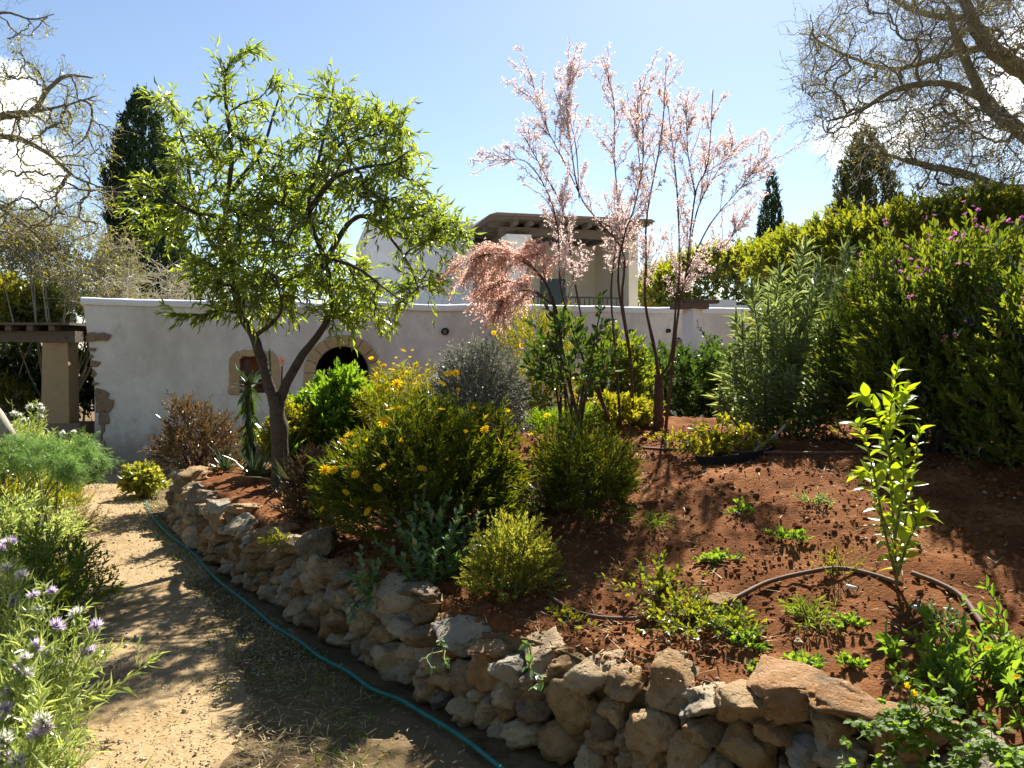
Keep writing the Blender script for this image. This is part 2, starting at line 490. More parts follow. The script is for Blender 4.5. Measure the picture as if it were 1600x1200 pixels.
def stone_mat(name, ramp):
    m, n, l, out = nodes(name)
    p = n.new('ShaderNodeBsdfPrincipled'); p.inputs['Roughness'].default_value = .93; p.inputs['Specular IOR Level'].default_value = .12
    oi = n.new('ShaderNodeObjectInfo'); g = n.new('ShaderNodeNewGeometry')
    r = n.new('ShaderNodeValToRGB')
    el = r.color_ramp.elements
    el[0].color = (*ramp[0], 1); el[1].color = (*ramp[-1], 1)
    for i, c in enumerate(ramp[1:-1]):
        e = el.new((i + 1) / (len(ramp) - 1)); e.color = (*c, 1)
    r.color_ramp.interpolation = 'CONSTANT'
    for i_, e_ in enumerate(list(el)): e_.position = i_ / len(ramp)
    l.new(oi.outputs['Random'], r.inputs[0])
    n1 = n.new('ShaderNodeTexNoise'); n1.inputs['Scale'].default_value = 11; n1.inputs['Detail'].default_value = 9; n1.inputs['Roughness'].default_value = .66
    l.new(g.outputs['Position'], n1.inputs['Vector'])
    mr = n.new('ShaderNodeMapRange'); mr.inputs['From Min'].default_value = .38; mr.inputs['From Max'].default_value = .68
    l.new(n1.outputs[0], mr.inputs['Value'])
    hs = mixc(n, l, .42, r.outputs[0], (.58, .46, .31))
    c = mixc(n, l, mr.outputs[0], r.outputs[0], hs)
    # grey lichen and ochre crust
    n2 = n.new('ShaderNodeTexNoise'); n2.inputs['Scale'].default_value = 5; n2.inputs['Detail'].default_value = 6
    l.new(g.outputs['Position'], n2.inputs['Vector'])
    m2 = n.new('ShaderNodeMapRange'); m2.inputs['From Min'].default_value = .58; m2.inputs['From Max'].default_value = .7; m2.inputs['To Max'].default_value = .75
    l.new(n2.outputs[0], m2.inputs['Value'])
    c = mixc(n, l, m2.outputs[0], c, (.15, .145, .125))
    # pits
    vo = n.new('ShaderNodeTexVoronoi'); vo.inputs['Scale'].default_value = 34
    l.new(g.outputs['Position'], vo.inputs['Vector'])
    m3 = n.new('ShaderNodeMapRange'); m3.inputs['From Min'].default_value = .05; m3.inputs['From Max'].default_value = .3
    l.new(vo.outputs['Distance'], m3.inputs['Value'])
    n3 = n.new('ShaderNodeTexNoise'); n3.inputs['Scale'].default_value = 42; n3.inputs['Detail'].default_value = 10; n3.inputs['Roughness'].default_value = .7
    l.new(g.outputs['Position'], n3.inputs['Vector'])
    ad = n.new('ShaderNodeMath'); ad.operation = 'MULTIPLY_ADD'; ad.inputs[1].default_value = .35
    l.new(m3.outputs[0], ad.inputs[0]); l.new(n3.outputs[0], ad.inputs[2])
    b = n.new('ShaderNodeBump'); b.inputs['Strength'].default_value = 1.0; b.inputs['Distance'].default_value = .03
    l.new(ad.outputs[0], b.inputs['Height']); l.new(b.outputs[0], p.inputs['Normal'])
    l.new(c, p.inputs['Base Color']); l.new(p.outputs[0], out.inputs[0])
    return m
M_stone = stone_mat('field_limestone', [(.31, .19, .085), (.43, .32, .195), (.29, .145, .055), (.32, .29, .24), (.36, .20, .09), (.48, .39, .27), (.20, .145, .09), (.38, .25, .125)])
M_pebble = surf_mat('pebbles', [(.3, .24, .16), (.5, .42, .3)], 20, .9, .3, 60, rndmix=.6, rcol=((.22, .16, .1), (.6, .5, .36)))

# foliage
L_almond = leaf_mat('almond_leaf', (.09, .15, .02), (.20, .25, .04), .55, (2.3, 2.1, .7), .2, .33)
L_cypress = leaf_mat('cypress_scale', (.018, .038, .014), (.04, .066, .022), .15, None, .04)
L_cypress_dry = leaf_mat('cypress_scale_dry', (.035, .05, .016), (.10, .10, .04), .2, None, .04)
L_pink = leaf_mat('tamarisk_bloom', (.64, .48, .45), (.85, .74, .71), .5, (1.1, 1.05, 1.02), .03)
L_plume = leaf_mat('tamarisk_plume', (.62, .42, .34), (.82, .64, .56), .5, (1.25, 1.05, 1.0), .03)
L_daisy = leaf_mat('euryops_leaf', (.03, .06, .010), (.105, .135, .012), .45, (2.2, 1.8, .55), .08, .38, (.24, .17, .06))
L_bright = leaf_mat('bright_green_leaf', (.07, .16, .012), (.15, .24, .03), .5, (1.9, 1.7, .6), .10)
L_yellowgreen = leaf_mat('yellow_green_leaf', (.12, .16, .016), (.28, .26, .03), .5, (1.7, 1.5, .5), .10)
L_silver = leaf_mat('silver_leaf', (.075, .09, .075), (.29, .31, .28), .25, (1.3, 1.2, 1), .12)
L_redbrown = leaf_mat('bronze_leaf', (.05, .04, .02), (.17, .115, .06), .3, (1.5, 1.2, .8), .16, .3)
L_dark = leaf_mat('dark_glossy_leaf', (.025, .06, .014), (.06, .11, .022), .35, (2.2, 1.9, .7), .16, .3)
L_euony = leaf_mat('grey_green_leaf', (.06, .13, .035), (.15, .23, .08), .4, (1.8, 1.7, .8), .25, .32)
L_poly = leaf_mat('polygala_leaf', (.03, .075, .012), (.14, .19, .022), .5, (2.2, 1.8, .6), .14, .33, (.22, .17, .05))
L_echium = leaf_mat('echium_leaf', (.11, .17, .07), (.25, .31, .155), .45, (1.7, 1.6, .8), .16, .4)
L_hedge = leaf_mat('hedge_leaf', (.07, .12, .014), (.20, .22, .025), .5, (2.0, 1.7, .5), .14, .33)
L_sapling = leaf_mat('sapling_leaf', (.13, .22, .012), (.24, .32, .025), .55, (2.0, 1.75, .45), .14, .3)
L_lime = leaf_mat('lime_leaf', (.15, .19, .03), (.32, .32, .07), .45, (1.5, 1.4, .6), .08, .4, (.34, .25, .13))
L_fennel = leaf_mat('fennel_thread', (.12, .22, .08), (.26, .38, .16), .45, (1.6, 1.6, .8), .05)
L_grass = leaf_mat('weed_grass', (.07, .14, .02), (.19, .25, .05), .45, (1.8, 1.6, .6), .08, .4, (.38, .30, .10))
L_thistle = leaf_mat('pale_thistle_leaf', (.24, .31, .10), (.46, .50, .24), .4, (1.5, 1.5, .8), .08)
L_aloe = leaf_mat('aloe_leaf', (.04, .07, .03), (.10, .13, .07), .12, (1.5, 1.5, .8), .25, .3)
L_thicket = leaf_mat('thicket_leaf', (.10, .11, .03), (.24, .22, .07), .4, (1.6, 1.5, .6), .06)
L_oxalis = leaf_mat('oxalis_leaf', (.07, .15, .02), (.15, .23, .045), .5, (2.0, 1.8, .6), .05, .5)
P_yellow = leaf_mat('yellow_petal', (.78, .52, .012), (.85, .64, .02), .4, (1.25, 1.15, .8), .04)
P_orange = surf_mat('daisy_eye', [(.55, .26, .01), (.65, .34, .02)], 60, .8, .3, 200)
P_mauve = leaf_mat('mauve_petal', (.30, .10, .24), (.48, .22, .40), .4, (1.3, 1.1, 1.3), .04)
P_lilac = leaf_mat('lilac_petal', (.55, .45, .62), (.80, .74, .82), .4, (1.2, 1.15, 1.2), .04)
P_white = leaf_mat('white_petal', (.7, .69, .62), (.8, .79, .74), .4, (1.1, 1.1, 1.1), .04)
P_red = leaf_mat('aloe_bloom', (.22, .05, .03), (.32, .09, .05), .3, (1.4, 1.1, 1), .06)

# ------------------------------------------------------------------ the lie of the land
WALL = np.array([(4.4, .55), (3.3, 1.0), (2.35, 1.45), (1.72, 1.82), (1.28, 2.12), (.8, 2.5), (.25, 2.98), (-.52, 3.68), (-1.35, 4.75), (-2.42, 6.2), (-3.15, 7.3), (-3.62, 8.25), (-3.72, 9.0), (-3.4, 9.75), (-2.6, 10.4), (-1.5, 11.0), (0, 11.6)])
def wall_dist(x, y):
    """signed distance from the foot of the stone wall: positive inside the bed"""
    x = np.asarray(x, float); y = np.asarray(y, float)
    best = np.full(x.shape, 1e9); sgn = np.ones(x.shape)
    for a, b in zip(WALL[:-1], WALL[1:]):
        dx, dy = b - a
        t = np.clip(((x - a[0]) * dx + (y - a[1]) * dy) / (dx * dx + dy * dy), 0, 1)
        px, py = a[0] + t * dx, a[1] + t * dy
        d = np.hypot(x - px, y - py)
        s = np.where(dx * (y - a[1]) - dy * (x - a[0]) < 0, 1.0, -1.0)
        m = d < best - 1e-9
        best = np.where(m, d, best); sgn = np.where(m, s, sgn)
    return best * sgn
def h_bed(x, y):
    x = np.asarray(x, float); y = np.asarray(y, float)
    d = wall_dist(x, y)
    h = .42 + .57 * sst(.2, 3.3, d)
    h = h + (.24 - h) * sst(7.8, 11.2, y - .12 * x)
    h = h + .035 * fbm2(x, y, .9, 3, 2.0)
    return h
def h_verge(x, y):
    x = np.asarray(x, float); y = np.asarray(y, float)
    return .02 * fbm2(x, y, .8, 3) + .22 * sst(.1, 1.6, path_left(y) - x) * sst(1.5, 3.0, y) * (1 - sst(9.5, 12, y))
_PC = np.array([(-1.35, -2.0), (-1.35, .5), (-1.42, 2.0), (-1.55, 3.1), (-2.0, 4.5), (-2.75, 5.9), (-3.35, 6.9), (-4.2, 8.4), (-4.85, 9.8), (-5.75, 12.2), (-6.2, 13.5)])
def path_c(y): return np.interp(y, _PC[:, 1], _PC[:, 0])
def path_w(y): return np.interp(y, [0, 3, 4.5, 6, 8.4, 12], [.5, .42, .52, .5, .44, .5])
def path_left(y): return path_c(y) - path_w(y)
def hz(x, y):
    """height of whatever one stands on at x, y"""
    if wall_dist(x, y) > .1: return float(h_bed(x, y))
    return float(h_verge(x, y))
def on(u, v, it=40):
    """where the line of sight through a photo pixel meets the land"""
    d = 1.5
    k = (v - HOR) / F; ku = (u - 800) / F
    while d < 14:
        if EYE - k * d <= hz(ku * d, d): break
        d += .04
    return np.array([ku * d, d, hz(ku * d, d)])

# ground: one sheet to the horizon, finer near the camera
gx = np.concatenate([[-900, -300, -120, -60, -30], np.arange(-14, 14.01, .25), [30, 60, 120, 300, 900]])
gy = np.concatenate([[-600, -200, -60, -25], np.arange(-8, 26.01, .25), [40, 70, 140, 400, 1400]])
X, Y = np.meshgrid(gx, gy)
Z = np.where((np.abs(X) < 14) & (Y > -8) & (Y < 26), h_verge(X, Y), 0.0) - .012
Z = np.where(np.abs(X - path_c(Y)) < path_w(Y) + .25, np.minimum(Z, -.012), Z)
idx = np.arange(X.size).reshape(X.shape)
Fq = np.stack([idx[:-1, :-1], idx[:-1, 1:], idx[1:, 1:], idx[1:, :-1]], -1).reshape(-1, 4)
ground = Geo().add(np.stack([X, Y, Z], -1).reshape(-1, 3), Fq, np.zeros(X.size)).obj('ground', M_ground, None, True, 'structure')

# path: a ragged strip of trodden sand
ys = np.arange(-2, 13.2, .06); ts = np.linspace(-1, 1, 31)
Yp = np.repeat(ys[:, None], len(ts), 1)
ragl = .13 * fbm2(ys * 0, ys, 1.8, 5, 5.0); ragr = .20 * fbm2(ys * 0, ys, 1.6, 6, 9.0)
half = path_w(ys)
Xp = path_c(ys)[:, None] + np.where(ts[None] < 0, (half + ragl)[:, None], (half + .06 + ragr)[:, None]) * ts[None]
Zp = .004 + .012 * fbm2(Xp, Yp, 2.2, 4, 3.0) * (1 - ts[None] ** 4) - .03 * np.abs(ts[None]) ** 8
idx = np.arange(Xp.size).reshape(Xp.shape)
Fq = np.stack([idx[:-1, :-1], idx[:-1, 1:], idx[1:, 1:], idx[1:, :-1]], -1).reshape(-1, 4)
path = Geo().add(np.stack([Xp, Yp, Zp], -1).reshape(-1, 3), Fq, np.zeros(Xp.size)).obj('path', M_path, None, True, 'structure')

# raised bed of red earth behind the stone wall
def soil_micro(x, y):
    a = fbm2(x, y, 5.0, 4, 1.0)
    b = 1 - np.abs(fbm2(x, y, 13.0, 3, 7.0))
    c = fbm2(x, y, 24.0, 2, 3.0)
    return .024 * a + .02 * (b - .6) + .008 * c
def bed_patch(x0, x1, y0, y1, st):
    xs = np.arange(x0, x1 + 1e-6, st); ys = np.arange(y0, y1 + 1e-6, st)
    X, Y = np.meshgrid(xs, ys)
    D = wall_dist(X, Y)
    Z = h_bed(X, Y) + soil_micro(X, Y) - .2 * (1 - sst(.2, .32, D))
    idx = np.arange(X.size).reshape(X.shape)
    Fq = np.stack([idx[:-1, :-1], idx[:-1, 1:], idx[1:, 1:], idx[1:, :-1]], -1).reshape(-1, 4)
    ok = (D.ravel()[Fq] > .22).all(1)
    Fq = Fq[ok]
    used = np.unique(Fq); mp = np.full(X.size, -1); mp[used] = np.arange(len(used))
    return np.stack([X, Y, Z], -1).reshape(-1, 3)[used], mp[Fq]
g = Geo()
V, Fq = bed_patch(-4.0, 7.6, .6, 12.0, .035)
g.add(V, Fq, np.zeros(len(V)))
bed = g.obj('flower_bed_soil', M_soil, None, True, 'structure')

# ------------------------------------------------------------------ dry stone wall
def stone_mesh(name, seed, sub=4, flat=.0):
    bm = bmesh.new()
    bmesh.ops.create_icosphere(bm, subdivisions=sub, radius=1.0)
    V = np.array([v.co[:] for v in bm.verts])
    r = np.random.default_rng(seed)
    V0 = V.copy()
    for k in range(r.integers(10, 17) if seed >= 109 else r.integers(4, 8)):                     # worn facets
        nn = nrm(r.normal(size=(1, 3)))[0]
        c = r.uniform(.42, .78) if seed >= 109 else r.uniform(.6, .85)
        d = V @ nn
        V = V - np.outer(np.maximum(d - c, 0) * .95, nn)
    V = V * (1 + .20 * fbm(V0 * 1.4 + seed * 3.1, 3) + .075 * fbm(V0 * 4 + seed, 2) + .04 * fbm(V0 * 11 + seed, 3) - .13 * np.abs(fbm(V0 * 2.6 + seed * 1.7, 3)))[:, None]
    V = V / np.abs(V).max(0)
    for v, c in zip(bm.verts, V): v.co = c
    for f in bm.faces: f.smooth = True
    me = bpy.data.meshes.new(name)
    bm.to_mesh(me); bm.free()
    me.materials.append(M_stone)
    return me
STONES = [stone_mesh('stone', 100 + i) for i in range(18)]
seg = np.linalg.norm(np.diff(WALL, axis=0), axis=1); acc = np.concatenate([[0], np.cumsum(seg)])
def wall_pt(s):
    return np.array([np.interp(s, acc, WALL[:, 0]), np.interp(s, acc, WALL[:, 1])])
wall = thing('dry_stone_wall', 'low curved dry stone retaining wall holding up the red flower bed', 'wall', (*WALL[7], 0))
# rubble and earth core behind the faces
g = Geo()
ss = np.arange(1.2, acc[-1] - .3, .12); ring = []
for s in ss:
    p = wall_pt(s); t = nrm(wall_pt(s + .05) - wall_pt(s - .05)); nin = np.array([t[1], -t[0]])
    top = .36 + .03 * math.sin(s * 5.1)
    ring.append([(*(p + nin * .20), -.05), (*(p + nin * .24), top), (*(p + nin * .56), top - .02), (*(p + nin * .56), -.05)])
ring = np.array(ring); idx = np.arange(len(ss) * 4).reshape(-1, 4)
Fq = np.concatenate([np.stack([idx[:-1, a], idx[:-1, b], idx[1:, b], idx[1:, a]], -1) for a, b in ((0, 1), (1, 2), (2, 3))])
g.add(ring.reshape(-1, 3), Fq, np.zeros(len(ss) * 4)); g.obj('earth_core', M_ground, wall)
rs = random.Random(11)
nst = 0
S0_, S1_ = 2.0, acc[-1] - 4.4
BIN = .02
sky_line = np.zeros(int((S1_ - S0_) / BIN))
top_at = np.array([.425 + .03 * math.sin((S0_ + k * BIN) * 1.9) + .02 * math.sin((S0_ + k * BIN) * 5.3) for k in range(len(sky_line))])
def lay(s, w, zc, hh, dp, off, tilt=.2):
    p = wall_pt(s); t = nrm(wall_pt(s + .05) - wall_pt(s - .05)); nin = np.array([t[1], -t[0]])
    c = p + nin * off
    yaw = math.atan2(t[1], t[0]) + rs.uniform(-.25, .25)
    Mx = Matrix.Translation((c[0], c[1], zc)) @ Matrix.Rotation(yaw, 4, 'Z') @ Matrix.Rotation(rs.uniform(-tilt, tilt), 4, 'X') @ Matrix.Rotation(rs.uniform(-tilt, tilt), 4, 'Y') @ Matrix.Diagonal((w * .60, dp, hh * .67, 1)) @ Matrix.Rotation(rs.choice((0, math.pi)), 4, 'Z') @ Matrix.Rotation(rs.choice((0, math.pi)), 4, 'X')
    add_obj('stone', rs.choice(STONES[9:] if tilt > .25 else STONES[:12]), wall, Mx)
while nst < 310:
    room = top_at - sky_line
    k = int(np.argmax(room))
    if room[k] < .05: break
    near = S0_ + k * BIN < 6.8
    w = rs.choice((.09, .11, .13, .15, .17, .21)) * rs.uniform(.85, 1.15)
    hh = w * rs.uniform(.5, .85)
    hh = min(max(hh, .07), .17)
    n_ = max(2, int(w / BIN)); a = k
    while a > 0 and sky_line[a - 1] < sky_line[k] + .02 and k - a < n_ - 1: a -= 1
    b = min(a + n_, len(sky_line)); a = max(0, b - n_)
    base = np.percentile(sky_line[a:b], 65)
    cap = base + hh > top_at[k] - .05
    if cap: w *= 1.35; hh = max(.07, min(hh, top_at[k] + .05 - base))
    zc = base + hh * .5
    lay(S0_ + (a + b) * .5 * BIN, w, zc, hh * 1.08, rs.uniform(.1, .16) + (.04 if cap else 0), .17 + .16 * zc + rs.uniform(-.03, .03) + (.03 if cap else 0), .3 if cap else .22)
    sky_line[a:b] = base + hh * .93
    nst += 1
print('wall stones', nst)

# ------------------------------------------------------------------ farm building
A0 = np.array([-6.52, 12.2]); E1 = nrm(np.array([10.92, 2.75])); E2 = np.array([-E1[1], E1[0]])
def hw(s, t, z):
    s = np.asarray(s, float)
    q = A0[:, None] + E1[:, None] * np.ravel(s) + E2[:, None] * np.ravel(t)
    return np.stack([q[0], q[1], np.ravel(np.asarray(z, float) + 0 * s)], -1)
def on_wall(u, v, t=0.0):
    k = (u - 800) / F
    a = A0 + E2 * t
    s = (k * a[1] - a[0]) / (E1[0] - k * E1[1])
    d = a[1] + s * E1[1]
    return s, EYE - (v - HOR) / F * d
def hbox(g, s0, s1, t0, t1, z0, z1, lean=0.0):
    V, Fa = box_vf(s0, s1, t0, t1, z0, z1)
    if lean: V[:4, 0] += np.where(V[:4, 0] < (s0 + s1) / 2, lean, 0)
    g.add(hw(V[:, 0], V[:, 1], V[:, 2]), Fa)
    return g
H_TOP = 2.46
farm = thing('farm_building', 'long low whitewashed farm building with a flat roof behind the garden', 'building', (*A0, 0))
LEN = 11.6
# front wall as a fine grid, openings cut out of it
ns_, nz_ = 96, 20
sg = np.linspace(0, LEN, ns_); zg = np.linspace(-.2, H_TOP, nz_)
S, Zg = np.meshgrid(sg, zg)
Sl = S + np.where(S < 3, (1 - S / 3), 0) * .34 * (1 - Zg / H_TOP)
bm = bmesh.new()
vf = [[bm.verts.new((Sl[j, i], 0, Zg[j, i])) for i in range(ns_)] for j in range(nz_)]
vb = [[bm.verts.new((Sl[j, i], .5, Zg[j, i])) for i in range(ns_)] for j in range(nz_)]
for j in range(nz_ - 1):
    for i in range(ns_ - 1):
        bm.faces.new((vf[j][i], vf[j][i + 1], vf[j + 1][i + 1], vf[j + 1][i]))
        bm.faces.new((vb[j][i], vb[j + 1][i], vb[j + 1][i + 1], vb[j][i + 1]))
for i in range(ns_ - 1):
    bm.faces.new((vf[-1][i], vf[-1][i + 1], vb[-1][i + 1], vb[-1][i])); bm.faces.new((vf[0][i], vb[0][i], vb[0][i + 1], vf[0][i + 1]))
for j in range(nz_ - 1):
    bm.faces.new((vf[j][0], vf[j + 1][0], vb[j + 1][0], vb[j][0])); bm.faces.new((vf[j][-1], vb[j][-1], vb[j + 1][-1], vf[j + 1][-1]))
me = bpy.data.meshes.new('front_wall'); bm.to_mesh(me); bm.free()
wo = bpy.data.objects.new('front_wall', me); C.objects.link(wo)
def cutter(poly_):
    bm = bmesh.new()
    a = [bm.verts.new((x, -.4, z)) for x, z in poly_]; b = [bm.verts.new((x, 1.0, z)) for x, z in poly_]
    n = len(poly_)
    bm.faces.new(a); bm.faces.new(b[::-1])
    for i in range(n): bm.faces.new((a[i], b[i], b[(i + 1) % n], a[(i + 1) % n]))
    bmesh.ops.recalc_face_normals(bm, faces=bm.faces)
    m = bpy.data.meshes.new('cut'); bm.to_mesh(m); bm.free()
    o = bpy.data.objects.new('cut', m); C.objects.link(o)
    return o
ws0, wz1 = on_wall(374, 557); ws1, wz0 = on_wall(416, 614)
as0, _ = on_wall(493, 580); as1, az1 = on_wall(579, 541); acx = (as0 + as1) / 2; ar = (as1 - as0) / 2; azs = az1 - ar
ds0, dz1 = on_wall(982, 549); ds1, _ = on_wall(1022, 549)
es0, ez1 = on_wall(1098, 553); es1, _ = on_wall(1136, 553)
arch = [(as0, .15), (as1, .15)] + [(acx + ar * math.cos(a), azs + ar * math.sin(a)) for a in np.linspace(0, math.pi, 20)]
holes = [[(ws0, wz0), (ws1, wz0), (ws1, wz1 - .04), (ws1 - .05, wz1), (ws0 + .05, wz1), (ws0, wz1 - .04)], arch, [(ds0, -.1), (ds1, -.1), (ds1, dz1), (ds0, dz1)], [(es0, .5), (es1, .5), (es1, ez1), (es0, ez1)]]
cuts = []
for hp in holes:
    c = cutter(hp); cuts.append(c)
    md = wo.modifiers.new('b', 'BOOLEAN'); md.operation = 'DIFFERENCE'; md.solver = 'EXACT'; md.object = c
bpy.context.view_layer.update()
me2 = bpy.data.meshes.new_from_object(wo.evaluated_get(bpy.context.evaluated_depsgraph_get()))
for c in cuts: bpy.data.objects.remove(c, do_unlink=True)
bpy.data.objects.remove(wo, do_unlink=True)
V = np.zeros(len(me2.vertices) * 3, np.float32); me2.vertices.foreach_get('co', V); V = V.reshape(-1, 3).astype(float)
bulge = .022 * fbm(np.stack([V[:, 0] * .8, V[:, 2] * .8, V[:, 1] * 0], -1), 4)
topw = .025 * fbm(np.stack([V[:, 0] * 1.1, V[:, 0] * 0, V[:, 0] * 0 + 4], -1), 4) * (V[:, 2] > H_TOP - .01)
V2 = hw(V[:, 0], V[:, 1] + bulge * (V[:, 1] < .4), V[:, 2] + topw) - np.array([*A0, 0])
me2.vertices.foreach_set('co', V2.astype(np.float32).ravel())
me2.materials.clear(); me2.materials.append(M_plaster); me2.update()
me2.name = 'front_wall'
add_obj('front_wall', me2, farm)
# coping: rounded lime mortar edge, wavy
n = 120
sp = np.linspace(-.02, LEN, n)
zz = H_TOP + .012 + .022 * fbm(np.stack([sp * 1.1, sp * 0, sp * 0 + 4], -1), 4)
g = Geo(); prof = [(-.022, -.06), (-.035, -.01), (-.02, .035), (.08, .055), (.28, .05), (.46, .04), (.52, -.05)]
K = len(prof)
V = np.concatenate([hw(sp, t + .008 * fbm(np.stack([sp * 6, sp * 0, sp * 0 + i], -1), 3), zz + q) for i, (t, q) in enumerate(prof)]).reshape(K, n, 3)
idx = np.arange(K * n).reshape(K, n)
g.add(V.reshape(-1, 3), np.stack([idx[:-1, :-1], idx[1:, :-1], idx[1:, 1:], idx[:-1, 1:]], -1).reshape(-1, 4)); g.obj('coping', M_white, farm, True)
g = Geo(); hbox(g, .05, .45, .5, 6.0, -.2, H_TOP - .03); g.obj('gable_wall', M_plaster, farm)
g = Geo(); hbox(g, .45, LEN, 5.6, 6.0, -.2, H_TOP - .03); g.obj('back_wall', M_plaster, farm)
g = Geo(); hbox(g, LEN - .4, LEN, .5, 5.6, -.2, H_TOP - .03); g.obj('end_wall', M_plaster, farm)
g = Geo(); hbox(g, .45, LEN - .4, .5, 5.6, 2.0, 2.12); g.obj('flat_roof', M_roofearth, farm)
g = Geo(); hbox(g, .45, LEN - .4, 1.5, 1.6, -.2, 2.0); g.obj('dark_backing', M_dark, farm)  # near-black sheet: interior darkness behind the openings put into its colour
# window surround of worn sandstone: jambs, lintel, sill
def slab(name, poly_, t0, t1, mat, jit=.008, seed=0):
    """a stone slab outlined in the wall plane, rounded front edge"""
    r = random.Random(seed)
    p = np.array(poly_, float)
    c = p.mean(0)
    q = []
    for i in range(len(p)):
        a, b = p[i], p[(i + 1) % len(p)]
        m = max(1, int(np.linalg.norm(b - a) / .07))
        for k in range(m):
            q.append(a + (b - a) * k / m + np.array([r.uniform(-jit, jit), r.uniform(-jit, jit)]))
    q = np.array(q); n = len(q)
    inn = q + (c - q) * np.minimum(.014 / np.maximum(np.linalg.norm(c - q, axis=1, keepdims=True), .02), .3)
    g = Geo()
    V = np.concatenate([hw(q[:, 0], q[:, 0] * 0 + t1, q[:, 1]), hw(q[:, 0], q[:, 0] * 0 + t0 + .014, q[:, 1]), hw(inn[:, 0], inn[:, 0] * 0 + t0, inn[:, 1])])
    i = np.arange(n); j = (i + 1) % n
    g.add(V, [np.stack([i, j, j + n, i + n], -1), np.stack([i + n, j + n, j + 2 * n, i + 2 * n], -1), (i + 2 * n)[None, :]])
    return g
fs0, fz1 = on_wall(357, 546); fs1, fz0 = on_wall(437, 616)
win = slab('w', [(fs0, fz0 + .02), (fs0 + .03, fz0), (ws0, fz0), (ws0, wz1), (ws0, fz1 - .03), (fs0 + .12, fz1 - .02), (fs0 + .02, fz1 - .13)], -.035, .12, M_sand, .01, 1).obj('window_jamb', M_sand, farm)
slab('w', [(ws1, fz0), (fs1 - .03, fz0), (fs1, fz0 + .04), (fs1, fz1 - .16), (fs1 - .1, fz1 - .03), (ws1, fz1 - .03)], -.03, .12, M_sand, .01, 2).obj('window_jamb', M_sand, farm)
slab('w', [(ws0, wz1), (ws1, wz1), (ws1, fz1 - .03), (ws1 - .05, fz1 - .005), (ws0 + .05, fz1), (ws0, fz1 - .03)], -.04, .12, M_sand, .008, 3).obj('window_lintel', M_sand, farm)
wd = thing_w = Geo()
wmid = (ws0 + ws1) / 2
def fbars(g, s0, s1, z0, z1, t, b):
    hbox(g, s0, s0 + b, t, t + .05, z0, z1); hbox(g, s1 - b, s1, t, t + .05, z0, z1)
    hbox(g, s0 + b, s1 - b, t, t + .05, z0, z0 + b); hbox(g, s0 + b, s1 - b, t, t + .05, z1 - b, z1)
g = Geo(); fbars(g, ws0 + .01, wmid, wz0 + .01, wz1 - .01, .2, .05); a = g.obj('window_casement', M_door, farm)
g = Geo(); hbox(g, ws0 + .06, wmid - .05, .22, .23, wz0 + .06, wz1 - .06)
m_, n_, l_, o_ = nodes('window_glass'); p_ = n_.new('ShaderNodeBsdfPrincipled'); p_.inputs['Base Color'].default_value = (.015, .017, .018, 1); p_.inputs['Roughness'].default_value = .08; l_.new(p_.outputs[0], o_.inputs[0]); M_glass = m_
g.obj('pane', M_glass, a)
g = Geo(); fbars(g, wmid + .005, ws1 - .01, wz0 + .01, wz1 - .01, .2, .05); a = g.obj('window_casement', M_door, farm)
g = Geo(); hbox(g, wmid + .055, ws1 - .06, .22, .23, wz0 + .06, wz1 - .06); g.obj('pane', M_glass, a)
# arch of sandstone voussoirs
oR, _ = on_wall(602, 575); oL, _ = on_wall(478, 575)
rw_o = (oR - oL) / 2 * .98
angs = np.linspace(0, math.pi, 10)
for i in range(9):
    a0, a1 = angs[i] + .008, angs[i + 1] - .008
    P_ = [(acx + rr * math.cos(a), azs + rr * math.sin(a)) for rr, aa in ((ar, np.linspace(a0, a1, 4)), (rw_o, np.linspace(a1, a0, 4))) for a in aa]
    slab('v', P_, -.03 - .004 * (i % 3), .1, M_sand, .006, 20 + i).obj('arch_stone', M_sand, farm)
for (x0, x1), sd in (((acx - rw_o, as0), 40), ((as1, acx + rw_o), 41)):
    slab('j', [(x0, .1), (x1, .1), (x1, azs - .006), (x0, azs - .006)], -.03, .1, M_sand, .008, sd).obj('arch_jamb', M_sand, farm)
# doorway on the right with stone surround and open timber leaf
gs0, gz1 = on_wall(964, 542); gs1, _ = on_wall(1045, 545)
slab('d', [(gs0 + .05, gz1 - .36), (ds0, gz1 - .36), (ds0, dz1), (gs0 + .3, dz1), (gs0 + .12, gz1 - .02)], -.03, .1, M_sand, .012, 50).obj('door_jamb', M_sand, farm)
slab('d', [(ds1, .1), (gs1 - .02, .1), (gs1, gz1 - .3), (gs1 - .02, gz1 - .05), (ds1, gz1 - .02)], -.035, .1, M_sand, .012, 51).obj('door_jamb', M_sand, farm)
slab('d', [(gs0 + .3, dz1), (ds1, dz1), (ds1, gz1 - .02), (gs0 + .28, gz1)], -.04, .1, M_sand, .01, 52).obj('door_lintel', M_sand, farm)
g = Geo(); hbox(g, ds0 + .01, ds1 - .01, .26, .31, .0, dz1 - .01); a = g.obj('door', M_door, farm)
for i in range(1, 4):
    g = Geo(); xx = ds0 + (ds1 - ds0) * i / 4; hbox(g, xx - .06, xx + .05, .235, .258, .05, dz1 - .05); g.obj('door_plank', M_door, a)
hs0, hz1 = on_wall(1086, 544); hs1, _ = on_wall(1150, 546)
slab('d', [(hs0, ez1 - .001), (hs1, ez1 - .001), (hs1, hz1), (hs0, hz1)], -.03, .1, M_sand, .012, 53).obj('side_window_lintel', M_sand, farm)
g = Geo(); hbox(g, es0 + .01, es1 - .01, .24, .28, .5, ez1 - .01); g.obj('side_window_shutter', M_door, farm)
